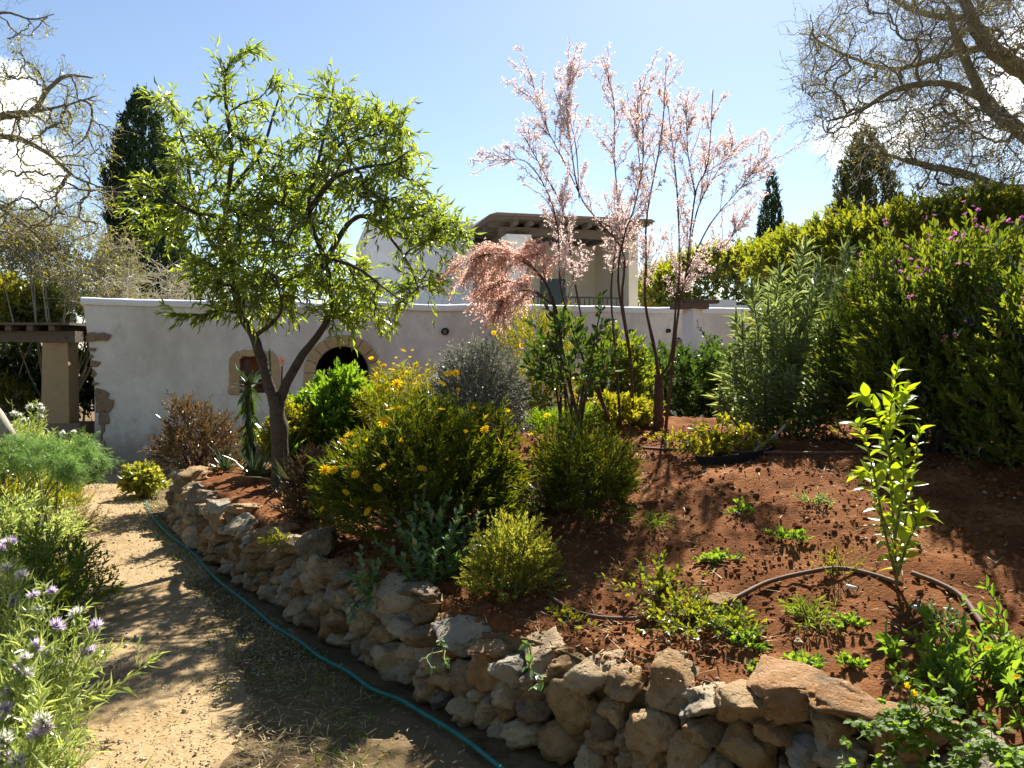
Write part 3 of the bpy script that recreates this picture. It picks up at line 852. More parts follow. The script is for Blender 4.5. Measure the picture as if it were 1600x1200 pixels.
# rain spouts through the wall
for u, v in ((695, 518), (985, 518), (1043, 517)):
    s, z = on_wall(u, v)
    th = np.linspace(0, 2 * math.pi, 13)[:-1]
    g = Geo(); rk = 1.0 if u < 800 else .6; prof = [(-.07, .062 * rk), (-.07, .045 * rk), (.3, .045 * rk), (.3, .062 * rk), (-.07, .062 * rk)]
    V = np.concatenate([hw(s + r_ * np.cos(th), th * 0 + t_, z + r_ * np.sin(th)) for t_, r_ in prof]).reshape(len(prof), 12, 3)
    idx = np.arange(len(prof) * 12).reshape(len(prof), 12)
    g.add(V.reshape(-1, 3), [np.stack([idx[:-1], np.roll(idx[:-1], -1, 1), np.roll(idx[1:], -1, 1), idx[1:]], -1).reshape(-1, 4)])
    g.add(hw(s + .046 * rk * np.cos(th), th * 0 + .02, z + .046 * rk * np.sin(th)), np.arange(12)[None])
    g.obj('rain_spout', M_dark, farm)
# corner stones where the plaster has fallen
rq = random.Random(5)
for v0, v1, u1 in ((519, 533, 174), (543, 549, 150), (553, 562, 146), (563, 574, 157), (577, 590, 154), (594, 603, 156), (606, 628, 173), (624, 643, 178), (644, 663, 173), (660, 690, 164), (688, 722, 172)):
    s_a, z_a = on_wall(131, v0); s_b, z_b = on_wall(u1, v1)
    z1_, z0_ = z_a, z_b
    lf = .34 * (1 - (z0_ + z1_) / 2 / H_TOP) - .015
    P_ = [(lf, z0_), (s_b - rq.uniform(.02, .08), z0_ + rq.uniform(.0, .02)), (s_b, (z0_ + z1_) / 2 + rq.uniform(-.02, .02)), (s_b - rq.uniform(.0, .09), z1_ - rq.uniform(0, .02)), (lf, z1_)]
    slab('q', P_, -.04 - rq.uniform(0, .012), .08, M_quoin, .016, int(v0)).obj('corner_stone', M_quoin, farm)

# ------------------------------------------------------------------ upper house with the porch
HT = 4.6
up_house = thing('upper_house', 'white upper storey house with a dark timbered porch roof behind the low building', 'house', (*hw(6.2, 6.4, 0)[0][:2], 0))
def st_of(u, d):
    q = np.array([(u - 800) / F * d, d]) - A0
    return float(q @ E1), float(q @ E2)
cs, ct = st_of(800, 17.2)          # outer corner of the porch
rs_, rt_ = cs + 2.6, ct
zt = EYE + (HOR - 340) / F * 17.0  # roof top
# main block behind the porch, white gable to the left with blue shade in its colour
b0, _ = st_of(568, 19.6)
bt = ct + 2.5
g = Geo(); hbox(g, b0, cs - .55, bt - 1.0, bt + 4, 0, EYE + (HOR - 352) / F * 19.0); g.obj('gable_block', M_shadewhite, up_house)
g = Geo(); hbox(g, cs - .55, rs_ + .2, bt, bt + 4, 0, zt - .066); g.obj('porch_back_wall', M_cream, up_house)
g = Geo(); hbox(g, rs_ + .2, rs_ + .42, ct + .3, bt + 4.2, 0, zt - .066); g.obj('end_wall', M_cream, up_house)
# dark openings on the porch
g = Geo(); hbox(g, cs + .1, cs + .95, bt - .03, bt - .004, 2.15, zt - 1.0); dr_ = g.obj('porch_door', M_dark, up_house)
g = Geo()
for a_, b_ in ((cs + .04, cs + .1), (cs + .95, cs + 1.01)): hbox(g, a_, b_, bt - .05, bt - .002, 2.15, zt - .94)
hbox(g, cs + .1, cs + .95, bt - .05, bt - .002, zt - 1.0, zt - .94); g.obj('door_frame', M_door, dr_)
g = Geo(); hbox(g, cs + 1.35, cs + 2.0, bt - .03, bt - .004, 2.7, zt - 1.0); g.obj('porch_window', M_glass, up_house)
# terrace floor
g = Geo(); hbox(g, b0 - .5, rs_ + .5, ct - .5, bt, 1.9, 2.1); g.obj('terrace_floor', M_roofearth, up_house)
# pillars with stepped capital
for ps in (cs + .12,):
    pc = hw(ps, ct + .12, 0)[0]
    g = Geo(); ztp = zt - .34
    for (hw_, z0_, z1_) in ((.15, 2.1, ztp - .3), (.17, ztp - .3, ztp - .2), (.21, ztp - .2, ztp - .1), (.27, ztp - .1, ztp)):
        V, Fa = box_vf(ps - hw_, ps + hw_, ct + .12 - hw_, ct + .12 + hw_, z0_, z1_)
        if hw_ < .25: V[4:, 0] += np.sign(V[4:, 0] - ps) * .02; V[4:, 1] += np.sign(V[4:, 1] - ct - .12) * .02
        g.add(hw(V[:, 0], V[:, 1], V[:, 2]), Fa)
    g.obj('porch_pillar', M_white, up_house)
# roof: two edge beams, rafters with showing ends, plank deck and old tiles
zb = zt - .335
g = Geo(); hbox(g, cs - .25, rs_ + .25, ct - .02, ct + .2, zb, zb + .17); g.obj('eaves_beam', M_wood, up_house)
g = Geo(); hbox(g, cs - .06, cs + .16, ct + .2, bt, zb - .003, zb + .165); g.obj('side_beam', M_wood, up_house)
for i in range(9):
    x = cs + .0 + i * (rs_ - cs) / 8
    g = Geo(); hbox(g, x - .05, x + .05, ct - .38, bt, zb + .17, zb + .27); g.obj('rafter', M_wood, up_house)
for j in range(5):
    y = ct + .1 + j * .55
    g = Geo(); hbox(g, cs - .48, cs - .055, y - .05, y + .05, zb + .168, zb + .268); g.obj('rafter_end', M_wood, up_house)
g = Geo()
V, Fa = box_vf(cs - .55, rs_ + .45, ct - .45, bt + .1, zb + .272, zb + .33); g.add(hw(V[:, 0], V[:, 1], V[:, 2]), Fa); g.obj('roof_deck', M_wood, up_house)
g = Geo()
V, Fa = box_vf(cs - .6, rs_ + .5, ct - .5, bt + .1, zb + .331, zb + .38)
V[4:, 0] += np.where(V[4:, 0] < cs, .15, -.1); V[4:, 2] += np.where(V[4:, 1] > ct, .16, 0)
g.add(hw(V[:, 0], V[:, 1], V[:, 2]), Fa); g.obj('roof_covering', M_tile, up_house)
# iron railing along the terrace edge
rail = thing('terrace_railing', 'black iron railing with thin upright bars on the terrace under the porch', 'railing', hw(cs - .4, ct - .2, 2.1)[0])
zr = 3.0
g = Geo(); hbox(g, cs - .75, rs_ - .2, ct - .22, ct - .18, zr - .1, zr - .065); g.obj('top_rail', M_iron, rail)
g = Geo(); hbox(g, cs - .75, rs_ - .2, ct - .22, ct - .18, 2.2, 2.23); g.obj('bottom_rail', M_iron, rail)
bar_me = None
for x in np.arange(cs - .74, rs_ - .2, .105):
    g = Geo(); hbox(g, x - .009, x + .009, ct - .209, ct - .191, 2.1, zr - .1); g.obj('bar', M_iron, rail)

# white block on the far roof terrace
ks, kt = st_of(1122, 20)
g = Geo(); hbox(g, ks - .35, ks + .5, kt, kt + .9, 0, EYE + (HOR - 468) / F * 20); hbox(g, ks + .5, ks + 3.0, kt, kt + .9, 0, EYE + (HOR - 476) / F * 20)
tag(g.obj('roof_parapet', M_shadewhite), 'small stepped white parapet rising behind the low wall beside the tall post', 'parapet')

# free-standing square post with a short beam, right of the doorway
pd = 13.3
px = (1082 - 800) / F * pd
post = thing('masonry_post', 'tall square whitewashed post carrying a short grey beam near the right doorway', 'post', (px, pd, 0))
g = Geo(); V, Fa = box_vf(-.115, .115, -.115, .115, 0, EYE + (HOR - 484) / F * pd)
ca, sa = math.cos(R(38)), math.sin(R(38))
V = np.stack([px + V[:, 0] * ca - V[:, 1] * sa, pd + V[:, 0] * sa + V[:, 1] * ca, V[:, 2] + .01], -1); g.add(V, Fa); g.obj('shaft', M_white, post)
g = Geo(); zb_ = EYE + (HOR - 484) / F * pd + .012
V, Fa = box_vf(px - .35, px + .24, pd - .14, pd + .14, zb_, zb_ + .09); g.add(V, Fa); V, Fa = box_vf(px - .2, px + .42, pd - .1, pd + .1, zb_ + .091, zb_ + .15); g.add(V, Fa); g.obj('short_beam', M_wood, post)
# round lantern on the wall beside it
lu, lz = on_wall(1062, 537, -.12)
g = Geo(); th = np.linspace(0, 2 * math.pi, 15)[:-1]; ph = np.linspace(.05, math.pi - .05, 9)
V = np.concatenate([hw(lu + .075 * np.sin(p) * np.cos(th), -.13 + .075 * np.sin(p) * np.sin(th), lz + .085 * np.cos(p)) for p in ph]).reshape(9, 14, 3)
idx = np.arange(9 * 14).reshape(9, 14)
lamp = thing('wall_lantern', 'round grey lantern on the white wall left of the square post', 'lantern', hw(lu, -.13, lz)[0])
g.add(V.reshape(-1, 3), [np.stack([idx[:-1], np.roll(idx[:-1], -1, 1), np.roll(idx[1:], -1, 1), idx[1:]], -1).reshape(-1, 4), idx[:1, ::-1], idx[-1:]]); g.obj('globe', M_tile, lamp, True)
g = Geo(); hbox(g, lu - .012, lu + .012, -.13, .02, lz + .086, lz + .11); g.obj('bracket', M_iron, lamp)

# ------------------------------------------------------------------ lean-to on the left of the building
shed = thing('lean_to', 'open lean-to with dark timber beam resting on a square stone pillar at far left', 'shelter', (-7.2, 13.2, 0))
q = at(92, 600, 13.2)
g = Geo(); V, Fa = box_vf(q[0] - .17, q[0] + .22, 13.0, 13.4, .55, 1.86)
V[:4, 0] += np.sign(V[:4, 0] - q[0]) * .02
ca, sa = math.cos(R(7)), math.sin(R(7))
V = np.stack([q[0] + (V[:, 0] - q[0]) * ca - (V[:, 1] - 13.2) * sa, 13.2 + (V[:, 0] - q[0]) * sa + (V[:, 1] - 13.2) * ca, V[:, 2]], -1)
g.add(V, Fa); g.obj('pillar', M_sand, shed)
g = Geo(); V, Fa = box_vf(-11.5, q[0] + .45, 13.0, 13.5, 0, .549); g.add(V, Fa); g.obj('low_wall', M_quoin, shed)
g = Geo(); V, Fa = box_vf(-11.5, q[0] + .40, 12.95, 13.2, 1.862, 2.04); g.add(V, Fa); g.obj('front_beam', M_wood, shed)
for i in range(12):
    x = -11.3 + i * .345 + .12
    if x > q[0] + .3: break
    g = Geo(); V, Fa = box_vf(x, x + .1, 12.8, 16.4, 2.042, 2.13); g.add(V, Fa); g.obj('roof_pole', M_wood, shed)
g = Geo(); V, Fa = box_vf(-11.6, q[0] + .42, 12.75, 16.5, 2.132, 2.17); g.add(V, Fa); g.obj('roof_boards', M_wood, shed)
for x in (-11.3, -9.3, q[0] + .1):
    g = Geo(); V, Fa = box_vf(x - .07, x + .07, 16.2, 16.34, 0, 2.041); g.add(V, Fa); g.obj('back_post', M_wood, shed)

# ------------------------------------------------------------------ trees
def tubes_geo(P, r0, r1, sides=4, g=None):
    g = g or Geo()
    k = P.shape[1]
    w = np.linspace(0, 1, k)[None]
    r0 = np.zeros(len(P)) + r0; r1 = np.zeros(len(P)) + r1
    V, fs = tubes(P, r0[:, None] * (1 - w) + r1[:, None] * w, sides)
    g.add(V, fs, np.repeat(rng.random(len(P)), k * sides))
    return g
def limb(pts, r0, r1, n=22, sides=10, wob=.012):
    P = poly(pts, n)
    P[1:-1] += rng.normal(size=(n - 2, 3)) * wob * np.linspace(1, .4, n - 2)[:, None] * r0 * 4
    rr = r0 + (r1 - r0) * np.linspace(0, 1, n) ** .8
    V, fs = tubes(P[None], (rr * (1 + .07 * rng.normal(size=n)))[None], sides, True)
    ph = fbm(V * 9, 3)[:, None] * .08 * r0
    return P, V + ph * nrm(V - np.repeat(P, sides, 0)), fs
def ell(u, v, ru, rv, d, rd, n, shell=.35):
    """n points in an ellipsoid given by its outline in the picture and its depth"""
    q = rdir(n) * (shell + (1 - shell) * rng.random((n, 1)) ** .45)
    c = at(u, v, d)
    return c + q * np.array([ru / F * d, rd, rv / F * d])

# --- almond tree
AD = 7.1
ab = on(437, 760)
AD = ab[1]
tree = thing('almond_tree', 'leafy forked almond tree with long bright green leaves beside the path', 'tree', ab)
def A(u, v, o=0.0): return at(u, v, AD + o)
g = Geo()
trunk, V, fs = limb([ab - np.array([0, 0, .15]), A(438, 700), A(434, 650), A(432, 618)], .082, .068, 14, 12); g.add(V, fs)
g.obj('trunk', M_bark, tree, True)
sk = []
LM = [([(432, 640), (412, 575), (397, 525), (376, 490), (362, 420), (352, 340), (362, 260), (358, 190)], [0, -.03, -.05, 0, .1, .1, .0, -.1], .055, .016),
      ([(436, 628), (452, 590), (475, 552), (503, 515), (520, 470), (505, 400), (482, 330), (498, 250), (515, 175), (522, 130)], [0, .03, .06, .1, .1, 0, -.1, -.1, 0, .1], .05, .006),
      ([(358, 200), (352, 150), (355, 108), (375, 85), (405, 74)], [-.1, -.15, -.15, -.1, -.1], .018, .004),
      ([(362, 420), (325, 370), (300, 300), (290, 230), (268, 175)], [.1, .25, .35, .3, .2], .035, .006),
      ([(352, 340), (300, 330), (250, 300), (215, 285)], [.1, -.2, -.4, -.5], .024, .005),
      ([(503, 420), (540, 355), (570, 338), (610, 372), (640, 415), (655, 455)], [0, .2, .3, .2, .05, 0], .034, .006),
      ([(482, 330), (520, 280), (565, 262), (610, 255), (640, 235)], [-.1, -.3, -.4, -.4, -.4], .03, .005),
      ([(570, 338), (630, 330), (690, 350), (730, 372)], [.3, .3, .3, .2], .02, .004),
      ([(498, 260), (550, 210), (600, 180), (640, 190)], [-.1, .15, .3, .3], .022, .004),
      ([(362, 300), (410, 230), (430, 170), (445, 130)], [.05, .3, .4, .4], .026, .004),
      ([(376, 490), (345, 485), (310, 492), (270, 490)], [0, -.1, -.2, -.25], .014, .003),
      ([(397, 525), (425, 505), (440, 480), (430, 430)], [-.05, -.1, -.2, -.3], .024, .008),
      ([(505, 400), (560, 420), (600, 450), (640, 480)], [0, -.2, -.3, -.35], .02, .004),
      ([(280, 180), (262, 165), (250, 150)], [.2, .2, .2], .008, .003)]
for uv, o, r0, r1 in LM:
    g = Geo()
    P, V, fs = limb([A(u, v, q) for (u, v), q in zip(uv, o)], r0, r1, 24, 8); g.add(V, fs)
    sk.append(poly(P, 40)); g.obj('limb', M_bark, tree, True)
CL = [(375, 300, 105, 120, 95), (430, 400, 120, 100, 150), (380, 190, 60, 50, 18), (430, 150, 40, 30, 12), (310, 240, 50, 70, 24), (560, 240, 85, 90, 84), (600, 200, 55, 45, 30),
      (520, 160, 35, 40, 18), (620, 300, 60, 60, 44), (640, 350, 70, 45, 36), (660, 420, 50, 50, 22), (690, 365, 45, 25, 18), (255, 315, 55, 45, 14), (240, 345, 45, 35, 10),
      (520, 450, 75, 60, 70), (400, 460, 80, 45, 56), (470, 330, 80, 70, 54), (600, 455, 50, 30, 14), (330, 400, 60, 55, 34), (275, 165, 22, 20, 7), (480, 250, 60, 60, 40), (560, 500, 55, 20, 12)]
tg = np.concatenate([ell(u, v, ru * .9, rv * .9, AD + rng.uniform(-.15, .15), .18 + ru / F * AD * .65, int(n * .7)) for u, v, ru, rv, n in CL])
TW, wt = grow(sk[:], tg, 6, .03, -.05)
rad = np.minimum(.0022 + .0021 * np.sqrt(wt), .022)
g = Geo(); V, fs = tubes(TW, rad, 4); g.add(V, fs)
tip = [TW]
S2 = side(TW, 3, .26, (30, 65), .35, 1, 4, .15, np.array([0, 0, -.15]), .04)
tops = [side(sk[i][None], m, .22, (30, 60), .1, 1.0, 4, .1) for i, m in ((2, 18), (7, 14), (10, 12), (13, 8), (3, 12), (4, 14))]
S3 = np.concatenate([S2] + tops)
V, fs = tubes(S3, np.tile(np.array([.0035, .003, .002, .0012]), (len(S3), 1)), 3); g.add(V, fs)
g.obj('twigs', M_bark, tree, True, 'stuff')
g = Geo()
V, Fa, r_ = leafy(S3, 7, .085, .22, 'lance', (25, 65), .12, 1, .35, .5, True, .6, .2); g.add(V, Fa, r_)
V, Fa, r_ = leafy(TW, 5, .085, .24, 'lance', (25, 60), .45, 1, .35, .35, True, .6, .12); g.add(V, Fa, r_)
for i in (2, 10):
    V, Fa, r_ = leafy(sk[i][None], 70, .095, .25, 'lance', (35, 65), .25, 1, .3, .3, True, .3, .5 if i == 10 else .1); g.add(V, Fa, r_)
g.obj('crown', L_almond, tree, False, 'stuff')

# --- cypresses
def cypress(label, u, vtop, d, prof, n, mat, bark_h, seed, lean=0.0, size=.16):
    """prof: list of (height fraction from the top, half width in m)"""
    top = at(u, vtop, d); x0 = top[0]
    H = top[2]
    t = thing('cypress', label, 'tree', (x0, d, 0), 'cypresses behind the garden')
    g = Geo(); P, V, fs = limb([(x0, d, -.2), (x0 + .03, d, H * .5), (x0, d, H * .9)], .16, .02, 10, 8); g.add(V, fs); g.obj('trunk', M_bark, t, True)
    z = rng.random(int(n * 2.2)) ** .8
    a = rng.uniform(0, 2 * np.pi, len(z))
    hw_ = np.interp(z, [p[0] for p in prof], [p[1] for p in prof])
    lob = 1 + .30 * fbm(np.stack([np.cos(a) * 2 + seed, np.sin(a) * 2, z * H * .55], -1), 2) + .16 * fbm(np.stack([np.cos(a) * 5, np.sin(a) * 5 + seed, z * H * 1.6], -1), 2)
    q = rng.random(len(z)) ** .25
    rr = hw_ * lob * q
    keep = rng.random(len(z)) < (hw_ / hw_.max()) * .85 + .15
    z, a, rr = z[keep], a[keep], rr[keep]
    P0 = np.stack([x0 + lean * z * H + rr * np.cos(a), d + rr * np.sin(a), H * (1 - z) - size * .8], -1)
    out = np.stack([np.cos(a), np.sin(a), 0 * a], -1)
    D = out * .55 + np.array([0, 0, 1.0]) + rng.normal(size=(len(z), 3)) * .28
    S = arc(P0, D, size * rng.uniform(.7, 1.4, len(z)), 3, out * -.25)
    g = Geo()
    V, Fa, r_ = leafy(S, 7, size * .5, .42, 'dia', (20, 50), .0, 1, .2, .3, True, .75); g.add(V, Fa, r_)
    g.obj('crown', mat, t, False, 'stuff')
    return t
cypress('tall dark cypress standing behind the left end of the white wall', 222, 138, 19.0, [(0, .06), (.08, .34), (.25, .74), (.5, .98), (.68, 1.25), (.85, 1.25), (1, .9)], 6200, L_cypress, 0, 1.0, .012, .2)
cypress('small slim pointed cypress far behind the hedge, right of the pink shrub', 1205, 266, 30.0, [(0, .04), (.1, .22), (.3, .5), (.6, .8), (1, .9)], 3600, L_cypress, 0, 4.0, 0, .2)
cypress('broad dusty cypress behind the hedge, half veiled by bare branches', 1352, 196, 22.0, [(0, .08), (.1, .46), (.3, .9), (.6, 1.15), (1, 1.3)], 5000, L_cypress_dry, 0, 8.0, 0, .22)

# --- bare trees, twigs reaching into the picture from both sides
def bare_tree(label, base, trunk_pts, limbs, cl, seed_leaves, mat_leaf, kl, r_tr, m2=4, m3=3, L2=.42, L3=.2, tw=.006):
    t = thing('bare_tree', label, 'tree', base)
    g = Geo(); P, V, fs = limb(trunk_pts, r_tr, r_tr * .6, 18, 12); g.add(V, fs); g.obj('trunk', M_moss, t, True)
    sk = [P]
    for pts, r0, r1 in limbs:
        g = Geo(); P, V, fs = limb(pts, r0, r1, 26, 9, .02); g.add(V, fs); g.obj('limb', M_moss, t, True); sk.append(poly(P, 44))
    tg = np.concatenate([ell(*c) for c in cl])
    TW, wt = grow(sk[1:], tg, 7, .045, .1)
    g = Geo(); V, fs = tubes(TW, np.minimum(.003 + .0026 * np.sqrt(wt), .024), 5); g.add(V, fs)
    g.obj('branches', M_moss, t, True, 'stuff')
    S2 = side(TW, m2, L2, (30, 70), .1, 1, 5, .12, None, .06)
    S3 = side(S2, m3, L3, (30, 65), .15, 1, 4, .08, None, .06)
    g = tubes_geo(S2, tw * .8, tw * .4, 3); tubes_geo(S3, tw * .5, tw * .25, 3, g)
    g.obj('twigs', M_twig, t, True, 'stuff')
    g = Geo(); sel = rng.random(len(S3)) < seed_leaves
    V, Fa, r_ = leafy(S3[sel], kl, .03, .45, 'dia', (30, 70), .1, 1, .3); g.add(V, Fa, r_)
    g.obj('buds', mat_leaf, t, False, 'stuff')
    return t
D1 = 9.0
B = lambda u, v, o=0: at(u, v, D1 + o)
b0_ = np.array([B(1790, 560)[0], D1, .1])
bare_tree('big mossy bare tree leaning in over the hedge from the right', b0_, [b0_ - (0, 0, .2), B(1770, 420), B(1735, 300), B(1700, 210)],
          [([B(1735, 300), B(1660, 160), B(1600, 112), B(1545, 72), B(1518, 25), B(1490, -40)], .15, .05),
           ([B(1700, 260), B(1600, 208), B(1545, 165), B(1525, 130), B(1495, 60), B(1480, 10)], .12, .03),
           ([B(1740, 320), B(1640, 300), B(1560, 293), B(1500, 270), B(1430, 255), B(1380, 240)], .10, .02),
           ([B(1545, 72), B(1480, 85, .4), B(1400, 108, .6), B(1330, 90, .6), B(1270, 60, .5)], .05, .01),
           ([B(1530, 150), B(1470, 130, -.4), B(1400, 140, -.5), B(1340, 175, -.5), B(1290, 190, -.4)], .05, .01),
           ([B(1518, 30), B(1440, 20, .3), B(1380, -10, .4), B(1330, -40, .4)], .05, .01),
           ([B(1560, 293), B(1480, 320, -.3), B(1420, 330, -.5)], .04, .008)],
          [(1400, 60, 150, 90, D1, 1.2, 150), (1480, 130, 130, 90, D1, 1.4, 150), (1500, 240, 110, 70, D1, 1.0, 120), (1400, 190, 130, 40, D1, 1.0, 80), (1570, 40, 90, 90, D1, 1.2, 70), (1560, 300, 70, 40, D1, .8, 50), (1680, 150, 120, 160, D1, 1.2, 60), (1310, 120, 60, 80, D1, .7, 40), (1560, -95, 150, 95, D1 - .3, 1.4, 240), (1680, -40, 110, 120, D1, 1.3, 100)],
          .5, L_thicket, 4, .2, 3, 3, .42, .24, .0045)
D2 = 7.6
B = lambda u, v, o=0: at(u, v, D2 + o)
b0_ = np.array([B(-190, 560)[0], D2, .2])
bare_tree('grey bare tree reaching thin twigs in from the upper left edge', b0_, [b0_ - (0, 0, .2), B(-185, 420), B(-150, 300), B(-120, 220)],
          [([B(-140, 260), B(-60, 200), B(10, 180), B(50, 175), B(75, 140), B(105, 118), B(145, 122)], .06, .008),
           ([B(-140, 290), B(-50, 220), B(20, 215, .2), B(75, 240, .2), B(115, 275, .2), B(150, 290, .2)], .055, .008),
           ([B(50, 175), B(100, 165, -.2), B(150, 150, -.2)], .02, .005),
           ([B(-120, 220), B(-90, 100), B(-40, 30), B(10, -15)], .05, .012),
           ([B(-40, 30), B(10, 20), B(50, 30), B(85, 22)], .018, .004),
           ([B(-150, 320), B(-60, 300, .3), B(10, 330, .3), B(60, 370, .3)], .05, .01)],
          [(60, 150, 80, 60, D2, .5, 50), (70, 230, 90, 60, D2, .6, 60), (130, 200, 40, 60, D2, .4, 22), (20, 20, 55, 45, D2, .4, 12), (30, 320, 90, 50, D2, .7, 50), (120, 320, 60, 50, D2, .5, 26), (20, 70, 20, 20, D2, .2, 3)],
          .45, L_yellowgreen, 3, .13, 3, 3, .26, .14, .0034)

# --- bushy thicket and small trees far left, behind the lean-to
def thicket(name, label, cat, cl, d, mat_t, mat_l, kl, ll, base_u, n_st=12, m2=4, L2=.4, tw=.009, shape='dia', lsel=1.0, group=None):
    b = np.array([at(base_u, 0, d)[0], d, 0.0])
    t = thing(name, label, cat, b, group)
    tg = np.concatenate([ell(*c) for c in cl])
    mid = tg.mean(0)
    sk = []
    g = Geo()
    for k in range(n_st):
        e = tg[rng.integers(len(tg))]
        P = poly([b + np.array([rng.normal() * .1, rng.normal() * .1, -.1]), b * .6 + e * .4 + rng.normal(size=3) * .1 + np.array([0, 0, .1]), e], 12)
        sk.append(P); V, fs = tubes(P[None], np.linspace(.03, .008, 12)[None], 5); g.add(V, fs)
    g.obj('stems', mat_t, t, True, 'stuff')
    TW, wt = grow(sk, tg, 5, .06, .0, .3)
    S2 = side(TW, m2, L2, (30, 70), .1, 1, 4, .15, None, .06)
    g = Geo(); V, fs = tubes(TW, np.minimum(.003 + .003 * np.sqrt(wt), .02), 4); g.add(V, fs); tubes_geo(S2, tw * .7, tw * .3, 3, g)
    g.obj('twigs', mat_t, t, True, 'stuff')
    if kl:
        S = S2[rng.random(len(S2)) < lsel]
        g = Geo(); V, Fa, r_ = leafy(S, kl, ll, .5, shape, (30, 70), .1, 1, .4, .3, True, .7); g.add(V, Fa, r_)
        g.obj('foliage', mat_l, t, False, 'stuff')
    return t
thicket('thorny_thicket', 'tangle of bare olive-brown shrubs filling the gap left of the cypress', 'shrub', [(120, 400, 95, 60, 16, 1.2, 190), (40, 385, 70, 45, 16, 1.2, 80), (160, 455, 65, 50, 15.5, 1.0, 100)], 16, M_twig, L_thicket, 6, .06, 90, 18, 5, .5, .009, 'dia', .9)
thicket('thorny_thicket', 'dry lichened twigs spreading over the wall top in front of the cypress foot', 'shrub', [(250, 450, 90, 30, 15, .8, 90), (310, 455, 60, 20, 15, .7, 40)], 15, M_twig, L_thicket, 3, .04, 240, 10, 4, .45, .009, 'dia', .5)
thicket('yellow_bush', 'golden green bush rising behind the lean-to roof', 'bush', [(20, 478, 65, 42, 17.0, .9, 110), (70, 490, 45, 28, 17.0, .8, 60)], 17.0, M_twig, L_yellowgreen, 12, .09, 30, 10, 4, .4, .008, 'oval')
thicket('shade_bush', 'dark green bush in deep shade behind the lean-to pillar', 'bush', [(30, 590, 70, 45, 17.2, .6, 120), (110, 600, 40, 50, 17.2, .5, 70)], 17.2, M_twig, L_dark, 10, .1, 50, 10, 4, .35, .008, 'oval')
thicket('shade_bush', 'leafy green bush lit by the sun under the lean-to, far left edge', 'bush', [(-10, 620, 60, 40, 15.2, .5, 60)], 15.2, M_twig, L_yellowgreen, 10, .07, -10, 8, 4, .3, .008, 'oval')
thicket('far_tree', 'pale olive tree crown far behind the low wall, left edge of the photo', 'tree', [(-60, 350, 120, 70, 22, 1.8, 140), (30, 420, 90, 50, 22, 1.5, 80)], 22, M_twig, L_thicket, 9, .09, -40, 10, 5, .6, .012, 'dia')

# ------------------------------------------------------------------ shrubs
def bush(name, label, cat, base, rx, ry, h, n, sl, K, ll, lw, mat, shape='lance', ang=(35, 65), up=.4, stem=None, lump=.22, out=.8, z0=.3, face=.4, stems=26, grp=.6, lean=(0, 0, 0), inner=.3, droop=0, group=None, lf=2.0, lvar=.3):
    base = np.asarray(base, float)
    t = thing(name, label, cat, base, group)
    d = rdir(n); d[:, 2] = np.abs(d[:, 2]) * 1.0 - .35 * (rng.random(n) < .45)
    d = nrm(d)
    q = inner + (1 - inner) * rng.random(n) ** .4
    q = q * (1 + lump * fbm(d * lf + base[None] * 3, 3))
    c = base + np.array([0, 0, h * z0])
    P0 = c + d * q[:, None] * np.array([rx, ry, h * (1 - z0)]) + np.array(lean) * np.clip(d[:, 2:3], 0, 1) * h
    P0[:, 2] = np.maximum(P0[:, 2], base[2] + .02)
    D = d * out + np.array([0, 0, up]) + rng.normal(size=(n, 3)) * .22
    L = sl * rng.uniform(.6, 1.4, n)
    S = arc(P0 - nrm(D) * L[:, None] * .6, D, L, 4, np.array([0, 0, -.12]) + rng.normal(size=(n, 3)) * .08)
    sm = stem or M_stem
    g = tubes_geo(S, max(.0016, ll * .03), max(.001, ll * .015), 3)
    pick = rng.choice(n, min(stems, n), replace=False)
    s = np.linspace(0, 1, 7)[None, :, None]
    st0 = base + np.concatenate([rng.normal(size=(len(pick), 2)) * min(rx, ry) * .12, np.full((len(pick), 1), -.06)], 1)
    e = P0[pick]
    mid = st0 * .5 + e * .5 + np.array([0, 0, h * .12])
    PP = (1 - s) ** 2 * st0[:, None] + 2 * s * (1 - s) * mid[:, None] + s * s * e[:, None]
    tubes_geo(PP, .008 + .008 * h, .003, 5, g)
    g.obj('stems', sm, t, True, 'stuff')
    g = Geo()
    V, Fa, r_ = leafy(S, K, ll, lw, shape, ang, 0, 1, face, lvar, True, grp, droop); g.add(V, Fa, r_)
    g.obj('foliage', mat, t, False, 'stuff')
    return t, S
def flower_mesh(name, np_, r, cup=.25, w=.42, mat=None, eye=None):
    g = Geo(); a = np.arange(np_) / np_ * 2 * np.pi
    D = np.stack([np.cos(a), np.sin(a), np.full(np_, cup)], -1)
    V, Fa, _ = leaves(np.zeros((np_, 3)), D, r, r * w, 'oval', 1.0); g.add(V, Fa, np.repeat(rng.random(np_), 7))
    me = g.mesh(name, mat)
    if eye is not None:
        bm = bmesh.new(); bm.from_mesh(me); n0 = len(bm.faces)
        bmesh.ops.create_icosphere(bm, subdivisions=1, radius=r * .2, matrix=Matrix.Translation((0, 0, r * .08)) @ Matrix.Diagonal((1, 1, .6, 1)))
        bm.faces.ensure_lookup_table()
        for f in bm.faces[n0:]: f.material_index = 1
        bm.to_mesh(me); bm.free(); me.materials.append(eye)
    return me
DAISY = flower_mesh('flower', 10, .033, .22, .42, P_yellow, P_orange)
DAISY_BUD = flower_mesh('flower', 6, .024, 1.4, .5, P_yellow, P_orange)
